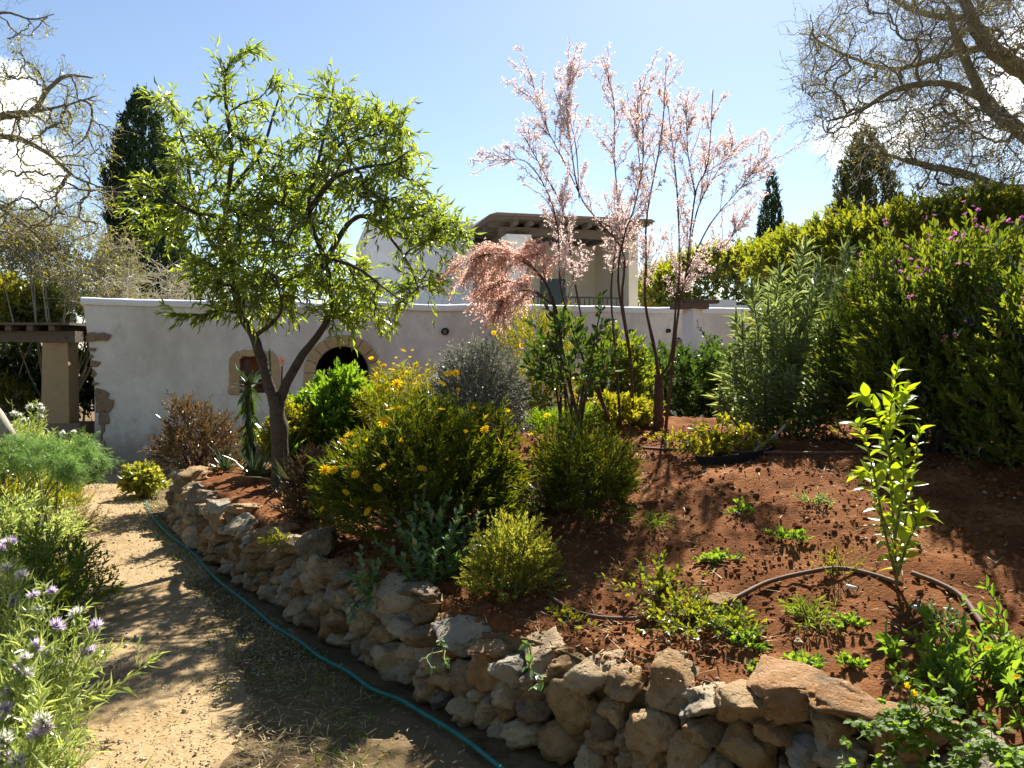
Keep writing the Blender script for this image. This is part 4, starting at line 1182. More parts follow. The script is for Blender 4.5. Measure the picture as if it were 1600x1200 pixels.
def flowers(t, pts, meshes, nrm_up=.6, toward=(0, -.35, 1), sc=(.8, 1.2), name='flower'):
    for p in pts:
        d = Vector(toward) + Vector(rng.normal(size=3) * (1 - nrm_up))
        M = Matrix.Translation(Vector(p)) @ d.to_track_quat('Z', 'Y').to_matrix().to_4x4() @ Matrix.Rotation(rng.uniform(0, 6.28), 4, 'Z') @ Matrix.Scale(rng.uniform(*sc), 4)
        add_obj(name, meshes[rng.integers(len(meshes))], t, M)
def B(u, d, dz=0.0):
    x = (u - 800) / F * d
    return np.array([x, d, hz(x, d) + dz])
def rad_(px, d): return px / F * d

# yellow daisy bushes
d = 5.0
t, S = bush('daisy_bush', 'large dark green bush dotted with yellow daisies above the stone wall', 'bush', B(665, d), rad_(162, d), .62, .84, 1500, .17, 16, .052, .22, L_daisy, 'lance', (25, 60), .55, None, .2, .8, .32, .4, 40)
fl = [(522, 735), (556, 742), (503, 797), (508, 735), (477, 787), (588, 762), (590, 764), (596, 731), (659, 733), (620, 600), (638, 583), (655, 590), (700, 585), (716, 612), (760, 670), (727, 677), (757, 672), (555, 700), (575, 690), (610, 640), (690, 600), (712, 583), (680, 583), (640, 560), (650, 570), (670, 580), (625, 640), (820, 690), (830, 680), (835, 705), (535, 690), (545, 680), (600, 660), (660, 760), (540, 770), (690, 640), (740, 640), (795, 645), (780, 690), (700, 720), (575, 800), (630, 690)]
pts = []
for u, v in fl:
    # front or top surface of the bush on that line of sight
    k = None
    for dd in np.arange(4.1, 6.0, .05):
        p = at(u, v, dd); q = (p - (B(665, d) + np.array([0, 0, .33]))) / np.array([rad_(165, d) * 1.05, .66, .74])
        if (q ** 2).sum() < 1: k = p; break
    pts.append(k if k is not None else at(u, v, 5.0))
flowers(t, pts, [DAISY, DAISY, DAISY_BUD], .6, (0, -.6, 1))
d = 7.9
t, S = bush('daisy_bush', 'low yellow-flowered daisy bush in front of the dark arch', 'bush', B(630, d), rad_(75, d), .5, .75, 420, .2, 14, .05, .18, L_yellowgreen, 'lance', (25, 60), .55)
flowers(t, [at(u, v, d - .35) for u, v in ((612, 578), (600, 572), (625, 592), (648, 600), (588, 585), (655, 630), (640, 576), (615, 570), (605, 610), (630, 548), (645, 549), (620, 561), (667, 572), (580, 560), (595, 568))], [DAISY, DAISY_BUD], .6)
d = 8.6
t, S = bush('daisy_bush', 'golden flowering bush behind the grey round shrub', 'bush', B(835, d), rad_(72, d), .55, 1.35, 560, .22, 14, .05, .18, L_yellowgreen, 'lance', (25, 60), .6)
flowers(t, [at(u + rng.normal() * 3, v, d - .4) for u, v in ((790, 535), (800, 545), (815, 540), (825, 560), (830, 570), (808, 552), (835, 580), (845, 590), (828, 545), (850, 605), (860, 620), (775, 525), (768, 520), (822, 585), (842, 560), (865, 640), (880, 625), (818, 600), (838, 615), (800, 530))], [DAISY, DAISY_BUD], .6)
# flowers standing on thin stalks between the shrubs
d = 6.9
t = thing('daisy_plant', 'loose clump of tall-stalked yellow daisies beside the grey shrub', 'plant', B(885, d))
g = Geo(); pp = [at(u, v, d) for u, v in ((900, 620), (882, 640), (875, 625), (878, 660), (868, 700), (855, 650), (905, 632), (840, 655))]
for p in pp: tubes_geo(np.stack([poly([B(885 + rng.normal() * 20, d), p - np.array([rng.normal() * .04, 0, .12]), p], 6)]), .003, .002, 4, g)
g.obj('stalks', M_stem, t, True, 'stuff'); flowers(t, pp, [DAISY], .6)
g = Geo(); S = arc(np.array([B(u, d) for u in rng.uniform(830, 930, 90)]), rdir(90) * .6 + np.array([0, 0, 1.0]), .25, 4)
V, Fa, r_ = leafy(S, 12, .05, .2, 'lance'); g.add(V, Fa, r_); g.obj('foliage', L_bright, t, False, 'stuff')

bush('green_bush', 'bright green rounded bush just below the dark arch', 'bush', B(535, 8.4), rad_(78, 8.4), .55, .82, 620, .2, 13, .065, .5, L_bright, 'oval', (35, 70), .5)
bush('green_bush', 'yellow-green leafy plant right behind the almond trunk', 'bush', B(458, 8.0), rad_(45, 8), .35, .62, 260, .18, 12, .06, .5, L_yellowgreen, 'oval', (35, 70), .5)
bush('silver_bush', 'round clipped silver-grey bush in the middle of the bed', 'bush', B(748, 6.6), rad_(80, 6.6), .46, 1.04, 1600, .15, 14, .026, .42, L_silver, 'dia', (30, 70), .35, M_twig, .10, .9, .42, .35, 40, .5)
# thin upright whips of the silver bush
bush('bronze_bush', 'bushy reddish-brown shrub standing against the white wall by the path', 'bush', B(308, 8.6), rad_(62, 8.6), .42, .74, 330, .26, 12, .058, .3, L_redbrown, 'lance', (25, 60), .8, M_barkred, .25)
bush('lime_plant', 'low lime-green plant at the wall foot where the path ends', 'plant', B(222, 9.3), rad_(28, 9.3), .25, .40, 130, .12, 10, .06, .6, L_lime, 'oval', (40, 80), .3)
bush('bronze_plant', 'bronze-leaved plant with narrow leaves to the right of the almond trunk', 'plant', B(492, 5.9), rad_(48, 5.9), .28, .52, 230, .2, 12, .06, .2, L_redbrown, 'lance', (20, 55), .7, M_barkred, .25)
bush('small_pink_plant', 'tiny mauve-pink flowering cushion on the bare earth behind the almond', 'plant', B(535, 7.8), rad_(30, 7.8), .2, .17, 110, .08, 9, .022, .6, P_mauve, 'dia', (40, 80), .4)
bush('lime_shrub', 'small yellow-green shrub with a dry top just above the stone wall', 'shrub', on(803, 925), rad_(72, 4.0), .2, .36, 420, .12, 16, .026, .32, L_lime, 'lance', (20, 55), .7, M_stem, .22, .8, .25)
bush('magnolia_shrub', 'dark glossy-leaved shrub among the pink tamarisk stems', 'shrub', B(895, 6.6), rad_(60, 6.6), .35, 1.12, 70, .22, 9, .085, .4, L_dark, 'oval', (35, 70), .7, M_bark, .35, .8, .5, .4, 9)
bush('green_bush', 'loose mid-green bush filling the ground in front of the right doorway', 'bush', B(965, 8.6), rad_(60, 8.6), .5, .95, 420, .2, 12, .055, .5, L_poly, 'oval', (35, 70), .6)
bush('green_bush', 'low yellow-green herb patch at the foot of the tamarisk', 'bush', B(965, 7.2), rad_(62, 7.2), .3, .30, 300, .14, 10, .04, .5, L_yellowgreen, 'oval', (35, 70), .6)
bush('rosemary_clump', 'dark fine-leaved low shrub sprawling between daisies and red soil', 'shrub', B(915, 4.9), rad_(80, 4.9), .5, .55, 620, .16, 14, .036, .28, L_daisy, 'lance', (25, 60), .6, M_bark, .25)
bush('climbing_rose', 'sparse dark climber growing up beside the square post', 'plant', np.array([at(1112, 0, 12.9)[0], 12.9, .24]), .42, .25, 1.8, 90, .25, 7, .07, .6, L_dark, 'oval', (40, 80), .6, M_bark, .4, .8, .5)
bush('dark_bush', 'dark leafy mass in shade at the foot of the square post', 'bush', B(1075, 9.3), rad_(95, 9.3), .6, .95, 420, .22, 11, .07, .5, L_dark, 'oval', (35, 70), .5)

# background hedge along the right, clipped, sunlit on top
def hedge(name, label, pts, depth, n, sl, K, ll, lw, mat, shape, z_lo):
    """pts: list of (u, vtop, d) along the crest"""
    P = np.array([at(u, v, d) for u, v, d in pts])
    t = thing(name, label, 'hedge', (P[:, 0].mean(), P[:, 1].mean(), 0))
    s = rng.random(n) * (len(P) - 1); i = np.floor(s).astype(int); f = (s - i)[:, None]
    c = P[i] + (P[i + 1] - P[i]) * f
    a = rng.random(n)
    hgt = c[:, 2] - z_lo
    zz = np.where(a < .4, 1 - .1 * rng.random(n), rng.random(n) ** .85)
    oy = np.where(a < .45, rng.uniform(-1, 1, n), -1 + .3 * rng.random(n))
    edge = np.sqrt(np.clip(1 - np.clip((zz - .8) / .2, 0, 1) ** 2 * .8, 0, 1))
    nz = fbm(np.stack([c[:, 0] * 1.3, oy * 1.2, zz * 2], -1), 3)
    p = np.stack([c[:, 0] + rng.normal(size=n) * .06, c[:, 1] + depth * oy * edge * .5 * (1 + .2 * nz), z_lo + hgt * zz * (1 + .06 * nz)], -1)
    D = np.stack([rng.normal(size=n) * .5, oy * .6, zz * 1.3 - .1], -1)
    S = arc(p, D, sl * rng.uniform(.6, 1.4, n), 4, rng.normal(size=(n, 3)) * .1)
    g = tubes_geo(S, .004, .002, 3)
    bs = np.repeat(np.linspace(0, 1, 26), 1) * (len(P) - 1.001); bi = bs.astype(int); bc = P[bi] + (P[bi + 1] - P[bi]) * (bs - bi)[:, None]
    P0 = bc.copy(); P0[:, 2] = -.05; P1 = bc.copy(); P1[:, 2] = z_lo + (P1[:, 2] - z_lo) * .85
    tubes_geo(np.stack([P0, (P0 + P1) / 2 + rng.normal(size=P0.shape) * .08, P1], 1), .03, .012, 6, g)
    g.obj('stems', M_bark, t, True, 'stuff')
    g = Geo(); V, Fa, r_ = leafy(S, K, ll, lw, shape, (35, 70), 0, 1, .4, .3, True, .6); g.add(V, Fa, r_)
    g.obj('foliage', mat, t, False, 'stuff')
    return t
hedge('garden_hedge', 'tall sunlit yellow-green hedge beyond the low building, behind the tamarisk', [(1000, 460, 23), (1030, 440, 22.8), (1070, 425, 22.5), (1150, 405, 22), (1230, 392, 21.5), (1300, 390, 21.5)], 3.0, 2400, .38, 12, .14, .45, L_hedge, 'oval', .3)
hedge('garden_hedge', 'long sunlit yellow-green hedge rising to the right behind the flowering bushes', [(1185, 412, 11.4), (1240, 385, 10.6), (1340, 362, 9.6), (1440, 352, 9.0), (1560, 345, 8.6), (1680, 340, 8.4)], 1.7, 3000, .2, 12, .075, .45, L_hedge, 'oval', .15)
hedge('garden_hedge', 'dark green hedge in the distance behind the lean-to, at far left', [(-700, 452, 21), (-300, 448, 20.5), (-60, 450, 20), (60, 470, 19.6), (130, 480, 19.4)], 2.2, 1500, .4, 11, .15, .45, L_dark, 'oval', .2)
# echium: upright grey-green stems with whorled narrow leaves and pointed spikes
ech = thing('echium_bush', 'pale grey-green bush of upright spiky leaf columns left of the flowering bush', 'bush', B(1200, 6.6))
gS, gL, gK = Geo(), Geo(), Geo()
for u, v, o in ((1258, 380, .1), (1218, 420, -.1), (1175, 450, 0), (1298, 435, .2), (1240, 470, -.3), (1200, 480, -.4), (1160, 520, -.2), (1140, 555, -.1), (1275, 470, -.4), (1225, 520, -.6), (1180, 540, -.5), (1130, 590, 0), (1260, 530, -.6), (1150, 590, -.4), (1300, 500, -.5), (1195, 590, -.7), (1325, 385, .4), (1125, 620, -.2), (1170, 620, -.6), (1240, 590, -.75), (1285, 405, .2), (1320, 440, -.1), (1338, 500, -.4), (1310, 560, -.6), (1280, 600, -.7), (1345, 580, -.6), (1205, 445, .2), (1150, 495, .1)):
    e = at(u, v, 6.6 + o); b = B(1200 + (u - 1200) * .45, 6.6 + o * .5)
    P = poly([b, b * .45 + e * .55 + np.array([rng.normal() * .05, 0, .02]), e], 10)[None]
    tubes_geo(P, .012, .004, 5, gS)
    m = max(60, int(np.linalg.norm(e - b) * 120))
    V, Fa, r_ = leafy(P, m, .14, .13, 'lance', (48, 85), .08, .97, .45, .25, True, .4, .15); gL.add(V, Fa, r_)
    T = arc(np.array([e]) - np.array([0, 0, .05]), np.array([[0, 0, 1.0]]), .13, 4); tubes_geo(T, .014, .003, 6, gK)
    V, Fa, r_ = leafy(T, 34, .03, .3, 'lance', (30, 60), 0, 1, .2); gL.add(V, Fa, r_)
gS.obj('stems', M_stem, ech, True, 'stuff'); gL.obj('foliage', L_echium, ech, False, 'stuff'); gK.obj('spikes', M_stem, ech, True, 'stuff')
# big flowering bush on the right
MAUVE = flower_mesh('flower', 6, .026, .8, .6, P_mauve)
for u0, d, w, h, n, lab, fu in ((1395, 5.9, 100, 1.46, 760, 'tall leafy bush with scattered mauve flowers left of the sapling top', 12), (1500, 5.3, 140, 1.5, 1050, 'tallest leafy bush with mauve flowers at the right edge', 15), (1680, 4.5, 165, 1.15, 900, 'leafy dark bush cut by the right edge of the photo', 5)):
    t, S = bush('polygala_bush', lab, 'bush', B(u0, d), rad_(w, d), .72, h, int(n * 1.25), .27, 16, .052, .34, L_poly, 'oval', (25, 60), .95, M_bark, .16, .7, .30, .4, 44, .6)
    tp = S[:, -1]; top = tp[(tp[:, 1] < d + .2) & (tp[:, 2] > B(u0, d)[2] + h * .45)]
    top = top[np.argsort(top[:, 1] - .6 * top[:, 2])][:len(top) // 2]; top = top[rng.choice(len(top), min(fu * 4, len(top)), replace=False)] + np.array([0, -.03, .03])
    flowers(t, np.repeat(top, 2, 0)[:fu * 6] + rng.normal(size=(min(len(top) * 2, fu * 6), 3)) * .025, [MAUVE], .4, (0, -.3, 1), (.65, 1.05))

# ------------------------------------------------------------------ pink tamarisk
TD = 7.0
tb = on(1028, 672); TD = tb[1]
tam = thing('pink_tamarisk', 'tall airy pink-flowering tamarisk with many thin stems', 'tree', tb)
def T(u, v, o=0.0): return at(u, v, TD + o)
TS = [([(1028, 675), (1029, 630), (1030, 585)], [0, 0, 0], .062, .05, 0),
      ([(1030, 590), (1022, 540), (1008, 470), (1010, 400), (1011, 336), (1034, 206), (1041, 92)], [0, .05, .1, .1, 0, 0, 0], .024, .004, 1),
      ([(1032, 588), (1048, 560), (1056, 480), (1062, 411), (1058, 300), (1050, 220), (1041, 141)], [0, -.1, -.1, 0, .1, .2, .2], .02, .004, 1),
      ([(1040, 670), (1052, 560), (1062, 470), (1072, 430), (1086, 304), (1106, 255), (1114, 141)], [.1, .1, .1, 0, -.1, -.1, -.1], .019, .004, 1),
      ([(1072, 430), (1089, 330), (1120, 270), (1148, 232)], [0, .1, .2, .3], .011, .003, 1),
      ([(1075, 420), (1110, 350), (1160, 290), (1197, 244)], [0, -.1, -.2, -.2], .011, .003, 1),
      ([(990, 668), (985, 560), (972, 470), (974, 395), (935, 345), (904, 300), (888, 206), (865, 138)], [.1, 0, 0, 0, .1, .2, .2, .2], .02, .004, 1),
      ([(985, 560), (966, 440), (975, 370), (992, 320), (1005, 242), (1000, 120)], [0, -.1, -.2, -.2, -.2, -.2], .016, .004, 1),
      ([(970, 670), (962, 560), (955, 450), (966, 350), (960, 242), (959, 157), (940, 95)], [-.1, -.1, 0, .1, .2, .3, .3], .016, .003, 1),
      ([(955, 670), (925, 570), (905, 480), (892, 400), (880, 330), (850, 270), (820, 215)], [-.2, -.2, -.1, 0, 0, 0, 0], .018, .004, 1),
      ([(945, 640), (915, 570), (890, 500), (875, 440), (868, 336), (826, 255), (770, 252)], [-.2, -.3, -.3, -.2, -.2, -.2, -.2], .016, .003, 1),
      ([(904, 300), (880, 250), (850, 190), (830, 120)], [.2, .1, 0, 0], .008, .003, 1),
      ([(1011, 336), (1000, 260), (995, 190), (1000, 125)], [0, .2, .3, .3], .010, .003, 1),
      ([(1086, 304), (1075, 240), (1072, 170)], [-.1, .1, .2], .009, .003, 1),
      ([(905, 310), (900, 230), (885, 150), (905, 105)], [.2, .4, .5, .5], .008, .003, 1),
      ([(1072, 430), (1110, 400), (1140, 375), (1165, 330)], [0, .2, .3, .3], .009, .003, 1)]
fr = []
for uv, o, r0, r1, fl_ in TS:
    g = Geo(); P, V, fs = limb([T(u, v, q) for (u, v), q in zip(uv, o)], r0 * .75, r1 * .8, 26, 8, .02); g.add(V, fs); g.obj('stem', M_barkred, tam, True)
    if fl_:
        L_ = np.linalg.norm(P[-1] - P[0])
        fr.append(side(P[None], int(8 + 7 * L_), .50, (22, 45), .36, .98, 8, .3, np.array([0, 0, -.12]), .02, .5, .45))
        fr.append(poly(P[12:], 8)[None])
FR = np.concatenate(fr)
F2 = side(FR, 20, .075, (30, 60), .08, 1, 4, .05, np.array([0, 0, -.1]), .03)
g = tubes_geo(FR, .0028, .0012, 4); tubes_geo(F2, .001, .0007, 3, g); g.obj('twigs', M_barkred, tam, True, 'stuff')
g = Geo(); V, Fa, r_ = leafy(F2, 7, .017, .5, 'dia', (35, 75), .05, 1, .3, .4, True, .5); g.add(V, Fa, r_)
V, Fa, r_ = leafy(FR, 16, .016, .5, 'dia', (35, 75), .3, 1, .3, .4, True, .5); g.add(V, Fa, r_)
g.obj('blossom', L_pink, tam, False, 'stuff')
# drooping rusty plume in front of the porch
PD = TD - .5
pl = thing('tamarisk_plume', 'rusty-pink arching tamarisk branch drooping to the left in front of the porch', 'branch', B(905, PD))
def T(u, v, o=0.0): return at(u, v, PD + o)
arms = []
for uv, r0 in (([(905, 660), (880, 560), (868, 480), (840, 425), (790, 398), (745, 402), (715, 425)], .016), ([(868, 480), (830, 450), (790, 440), (760, 455)], .008), ([(870, 480), (830, 455), (800, 460), (780, 478)], .008), ([(850, 440), (820, 405), (780, 390), (735, 395)], .008), ([(872, 500), (850, 430), (850, 400), (835, 385)], .007)):
    g = Geo(); P, V, fs = limb([T(u, v, rng.normal() * .08) for u, v in uv], r0, .003, 20, 7, .02); g.add(V, fs); g.obj('stem', M_barkred, pl, True)
    arms.append(poly(P[(11 if r0 > .01 else 5):], 9))
AR = np.stack(arms)
F1 = side(AR, 26, .17, (30, 70), .0, 1, 6, -.1, np.array([-.25, 0, -.45]), .02, .4, .2)
F2 = side(F1, 10, .13, (20, 50), .1, 1, 4, -.1, np.array([0, 0, -.4]), .03)
g = tubes_geo(F1, .0022, .001, 3); tubes_geo(F2, .0012, .0008, 3, g); g.obj('twigs', M_barkred, pl, True, 'stuff')
g = Geo(); V, Fa, r_ = leafy(F2, 12, .017, .5, 'dia', (30, 70), 0, 1, .3, .4, True, .5); g.add(V, Fa, r_)
V, Fa, r_ = leafy(F1, 16, .018, .5, 'dia', (30, 70), 0, 1, .3, .4, True, .5); g.add(V, Fa, r_)
g.obj('blossom', L_plume, pl, False, 'stuff')

# ------------------------------------------------------------------ plants whose leaves can be told apart: each leaf its own part
def leaf_mesh(name, shape, L, W, mat, n=1, curl=.12):
    """a finer single blade: 5 rows, folded along the midrib and curled back"""
    t = np.linspace(0, 1, 6)
    if shape == 'oval': w = np.array([.06, .72, 1, .9, .55, 0]) * W / 2
    elif shape == 'aloe': w = np.array([1, .92, .8, .6, .34, 0]) * W / 2
    else: w = np.array([.08, .75, 1, .82, .45, 0]) * W / 2
    V = []
    for i in range(6):
        z = -curl * t[i] ** 2 * L
        V += [(-w[i], t[i] * L, z + w[i] * (.35 if shape != 'aloe' else .55)), (0, t[i] * L, z), (w[i], t[i] * L, z + w[i] * (.35 if shape != 'aloe' else .55))]
    V = np.array(V); Fq = []
    for i in range(5):
        a = i * 3
        Fq += [(a, a + 1, a + 4, a + 3), (a + 1, a + 2, a + 5, a + 4)]
    return Geo().add(V, np.array(Fq), np.full(len(V), n)).mesh(name, mat, None, True)
def frame_of(p, d, up, sc=1.0):
    d = Vector(d).normalized(); up = Vector(up)
    s = d.cross(up).normalized(); n = s.cross(d)
    M = Matrix((s, d, n)).transposed().to_4x4()
    return Matrix.Translation(Vector(p)) @ M @ Matrix.Scale(sc, 4)
def leaf_parts(t, P, K, meshes, ang=(40, 75), t0=.15, t1=1.0, sc=(.6, 1.15), droop=.1, opp=False, upj=.35, shrink=.45):
    for line in P:
        ph0 = rng.uniform(0, 6.28)
        for k in range(K):
            tt = t0 + (t1 - t0) * (k + .5) / K
            p, T_ = along(line[None], np.array([[tt]])); p = p[0, 0]; T_ = T_[0, 0]
            ref = np.array([0, 0, 1.0]) if abs(T_[2]) < .9 else np.array([1.0, 0, 0])
            A_ = nrm(np.cross(T_, ref)); B_ = np.cross(T_, A_)
            for j in range(2 if opp else 1):
                ph = ph0 + (k * 1.57 + j * math.pi if opp else k * 2.4) + rng.normal() * .25
                a = R(rng.uniform(*ang)) * (1 - .4 * tt)
                d = T_ * math.cos(a) + (A_ * math.cos(ph) + B_ * math.sin(ph)) * math.sin(a) + np.array([0, 0, -droop])
                add_obj('leaf', meshes[rng.integers(len(meshes))], t, frame_of(p, d, np.array([0, 0, 1.0]) + rng.normal(size=3) * upj, rng.uniform(*sc) * (1 - shrink * max(0, tt - .5))))

# sapling in the sun
sb = on(1402, 930); sd = sb[1]
sap = thing('sapling', 'slender sunlit sapling with glowing yellow-green leaves on the red soil', 'tree', sb)
SL = [leaf_mesh('leaf', 'o', .095, .045, L_sapling, v, c) for v, c in ((.2, .1), (.5, .25), (.8, .0), (1, .35))]
stems = []
g = Geo()
for uv, o in (([(1402, 935), (1398, 850), (1392, 760), (1388, 690), (1392, 630), (1402, 572)], 0), ([(1400, 905), (1412, 830), (1425, 760), (1432, 700), (1438, 668)], .05), ([(1400, 900), (1380, 820), (1368, 750), (1352, 690), (1338, 660)], -.05), ([(1398, 850), (1372, 790), (1358, 740), (1340, 740)], .1),
              ([(1392, 720), (1375, 660), (1358, 625), (1345, 618)], -.05), ([(1398, 840), (1408, 780), (1412, 730), (1408, 690)], -.1), ([(1402, 900), (1418, 850), (1436, 810), (1445, 800)], -.08), ([(1390, 680), (1408, 640), (1416, 610)], .04)):
    P, V, fs = limb([at(u, v, sd + o) for u, v in uv], .007, .002, 12, 6); g.add(V, fs); stems.append(poly(P, 12))
g.obj('stems', M_stem, sap, True, 'stuff')
leaf_parts(sap, [stems[0]], 62, SL, (45, 80), .1, 1, (.6, 1.1), .15)
leaf_parts(sap, stems[1:], 27, SL, (40, 75), .08, 1, (.55, 1.1), .15)

# grey-green shoots growing up in front of the daisy bush
EU = [leaf_mesh('leaf', 'oval', .056, .029, L_euony, v, c) for v, c in ((.1, .1), (.5, .2), (.9, .0))]
def shoots_plant(name, label, base, tops, K, meshes, d, o=0.0, spread=.5, cat='shrub', **kw):
    t = thing(name, label, cat, base)
    g = Geo(); ln = []
    for u, v, dd in tops:
        e = at(u, v, d + dd); b = base + (e - base) * np.array([spread * .5, spread * .5, 0])
        P, V, fs = limb([b - np.array([0, 0, .03]), b * .5 + e * .5 + rng.normal(size=3) * .02, e], .004, .0015, 10, 5); g.add(V, fs); ln.append(P)
    g.obj('stems', M_stem, t, True, 'stuff')
    leaf_parts(t, ln, K, meshes, opp=True, **kw)
    return t
b = on(675, 915)
shoots_plant('grey_green_shrub', 'grey-green shrub of leafy upright shoots before the daisy bush', b, [(668, 742, .25), (705, 768, .2), (690, 800, .1), (715, 800, .1), (640, 808, .1), (660, 820, 0), (735, 815, .2), (625, 830, .1), (700, 840, 0), (650, 850, -.1), (680, 860, -.1), (740, 850, .1), (715, 870, 0), (630, 870, -.05), (612, 800, .2), (650, 775, .2), (690, 780, .25), (750, 800, .25), (668, 790, .1), (600, 860, .1), (585, 845, .15), (725, 780, .2), (765, 830, .2)], 11, EU, b[1], .0, .5, sc=(.7, 1.2))
b = on(575, 930)
shoots_plant('grey_green_shrub', 'smaller grey-green sprig hanging over the stone wall left of the big one', b, [(565, 855, .0), (580, 880, .0), (548, 900, -.05), (560, 920, -.15), (590, 900, 0), (570, 950, -.22), (550, 965, -.25), (600, 870, .1)], 7, EU, b[1], .0, .5, sc=(.7, 1.1))
b = on(818, 815)
shoots_plant('grey_green_shrub', 'few grey-green shoots beside the small agave', b, [(820, 792, 0), (835, 770, .1), (905, 760, .1), (900, 790, 0), (812, 800, -.05)], 6, EU, b[1], .0, .6, sc=(.7, 1.1))
WS = [leaf_mesh('leaf', 'oval', .05, .03, L_euony, v, .1) for v in (.4, .9)]
wp = wall_pt(np.interp(-.52 + .45, -WALL[:, 0], acc)) if False else None
b = at(825, 1040, 3.0)
shoots_plant('wall_sprout', 'single round-leaved sprout growing out of the stone wall face', b + np.array([.02, .12, -.03]), [(818, 1005, -.08), (830, 1030, -.1), (828, 1078, -.12)], 3, WS, 2.95, 0, .2, 'plant', sc=(.6, .95))
b = at(690, 1010, 3.25)
shoots_plant('wall_sprout', 'thin shaded sprout on the stone wall below the sandstone corner', b + np.array([.0, .14, -.03]), [(688, 1000, -.05), (700, 1040, -.08), (678, 1050, -.08)], 3, WS, 3.2, 0, .2, 'plant', sc=(.5, .8))

# aloes and agaves
def rosette(name, label, base, n, L, W, mat, tilt=(15, 75), cat='succulent', sc=(.7, 1.1)):
    t = thing(name, label, cat, base)
    ms = [leaf_mesh('leaf', 'aloe', L, W, mat, v, c) for v, c in ((.1, -.12), (.5, .1), (.9, .22))]
    for k in range(n):
        a = k * 2.4 + rng.normal() * .2; el = R(tilt[1] - (tilt[1] - tilt[0]) * (k / n) ** .8 + rng.normal() * 5)
        d = np.array([math.cos(a) * math.cos(el), math.sin(a) * math.cos(el), math.sin(el)])
        add_obj('leaf', ms[rng.integers(3)], t, frame_of(np.asarray(base) + d * .015, d, (0, 0, 1.0) if el < 1.3 else (1, 0, 0), rng.uniform(*sc)))
    return t
bb = on(400, 752)
rosette('aloe', 'dark spiky aloe rosette at the foot of the almond trunk', bb + (0, 0, .02), 26, .36, .05, L_aloe)
rosette('aloe', 'smaller dark aloe left of the almond trunk', on(352, 740) + (0, 0, .02), 22, .32, .04, L_aloe)
rosette('aloe', 'grey aloe with drooping leaves just behind the almond trunk', B(447, 6.9) + (0, 0, .03), 20, .34, .05, L_aloe)
rosette('agave', 'pale green agave in the sun to the right of the almond trunk', B(452, 7.7) + (0, 0, .08), 16, .34, .07, L_bright, (10, 70))
rosette('agave', 'small stiff-leaved agave between the daisy bush and the red soil', on(857, 800) + (0, 0, .02), 18, .27, .045, L_aloe, (20, 80))
# tall aloe clad in hanging dead leaves, with flower spikes
ta = B(393, 7.75)
t = thing('tall_aloe', 'tall aloe stem clad in drooping leaves behind the almond trunk', 'succulent', ta)
e = at(388, 600, 7.75)
g = Geo(); P, V, fs = limb([ta - (0, 0, .1), ta * .5 + e * .5, e], .034, .028, 12, 9); g.add(V, fs); g.obj('stem', M_bark, t, True)
g = Geo(); V, Fa, r_ = leafy(P[None], 190, .17, .16, 'strap', (125, 160), .02, 1, .3, .3, False, .3, .3); g.add(V, Fa, r_); g.obj('hanging_leaves', L_dark, t, False, 'stuff')
g = Geo(); V, Fa, r_ = leafy(arc(np.array([e - np.array([0, 0, .06])]), np.array([[0, 0, 1.0]]), .1, 4), 30, .2, .13, 'strap', (25, 95), 0, 1, .3, .3, False, .3, .1); g.add(V, Fa, r_); g.obj('leaf_crown', L_aloe, t, False, 'stuff')
g = Geo(); sp_ = poly([at(424, 650, 7.75), at(423, 600, 7.75), at(421, 548, 7.75)], 10)
V, fs = tubes(sp_[None], np.linspace(.02, .012, 10)[None], 6); g.add(V, fs); V, Fa, r_ = leafy(sp_[None], 90, .035, .35, 'lance', (30, 70), .1, 1, .2); g.add(V, Fa, r_); g.obj('flower_spike', L_aloe, t, False)
g = Geo(); sp_ = poly([at(440, 655, 7.7), at(440, 600, 7.7), at(441, 572, 7.7)], 8)
V, fs = tubes(sp_[None], np.linspace(.012, .008, 8)[None], 6); g.add(V, fs); st_ = g.obj('flower_stalk', M_bark, t, True)
g = Geo(); V, Fa, r_ = leafy(arc(np.array([at(441, 572, 7.7)]), np.array([[0, 0, 1.0]]), .06, 4), 14, .045, .3, 'lance', (40, 75), 0, 1, .3); g.add(V, Fa, r_); g.obj('bloom', P_red, st_, False)

# cut-back rose with stubs, on the rim of its black planting ring
rb = on(1120, 712)
rose = thing('pruned_rose', 'cut-back rose with pale pruned stubs and small leaves behind the drip pipe', 'shrub', rb)
g = Geo(); ln = []
for a_, b_, r0 in (((1145, 705), (1178, 668), .014), ((1168, 705), (1228, 664), .014), ((1128, 712), (1112, 682), .012), ((1120, 705), (1085, 668), .008), ((1110, 705), (1065, 690), .007), ((1125, 700), (1130, 655), .006), ((1140, 700), (1105, 662), .006), ((1118, 705), (1150, 672), .006)):
    p0, p1 = at(*a_, rb[1]), at(*b_, rb[1] + rng.normal() * .1); P, V, fs = limb([p0 - np.array([0, 0, .04]), p0 * .5 + p1 * .5 + rng.normal(size=3) * .015, p1], r0, r0 * .75, 8, 7); g.add(V, fs); ln.append(P)
g.obj('canes', M_twig, rose, True, 'stuff')
S = side(np.stack([poly(p, 6) for p in ln]), 12, .1, (30, 75), .2, 1, 4, .1)
S = np.concatenate([S, arc(rb + np.concatenate([rng.normal(size=(60, 2)) * np.array([.16, .1]), np.zeros((60, 1))], 1), rdir(60) * .6 + np.array([0, 0, .8]), .14, 4)])
g = tubes_geo(S, .002, .001, 3); V, Fa, r_ = leafy(S, 7, .035, .6, 'oval', (40, 75), .1, 1, .4); g.add(V, Fa, r_); g.obj('foliage', L_yellowgreen, rose, False, 'stuff')
th = np.linspace(math.pi * .95, math.pi * 2.05, 24)
rc = on(1150, 715)
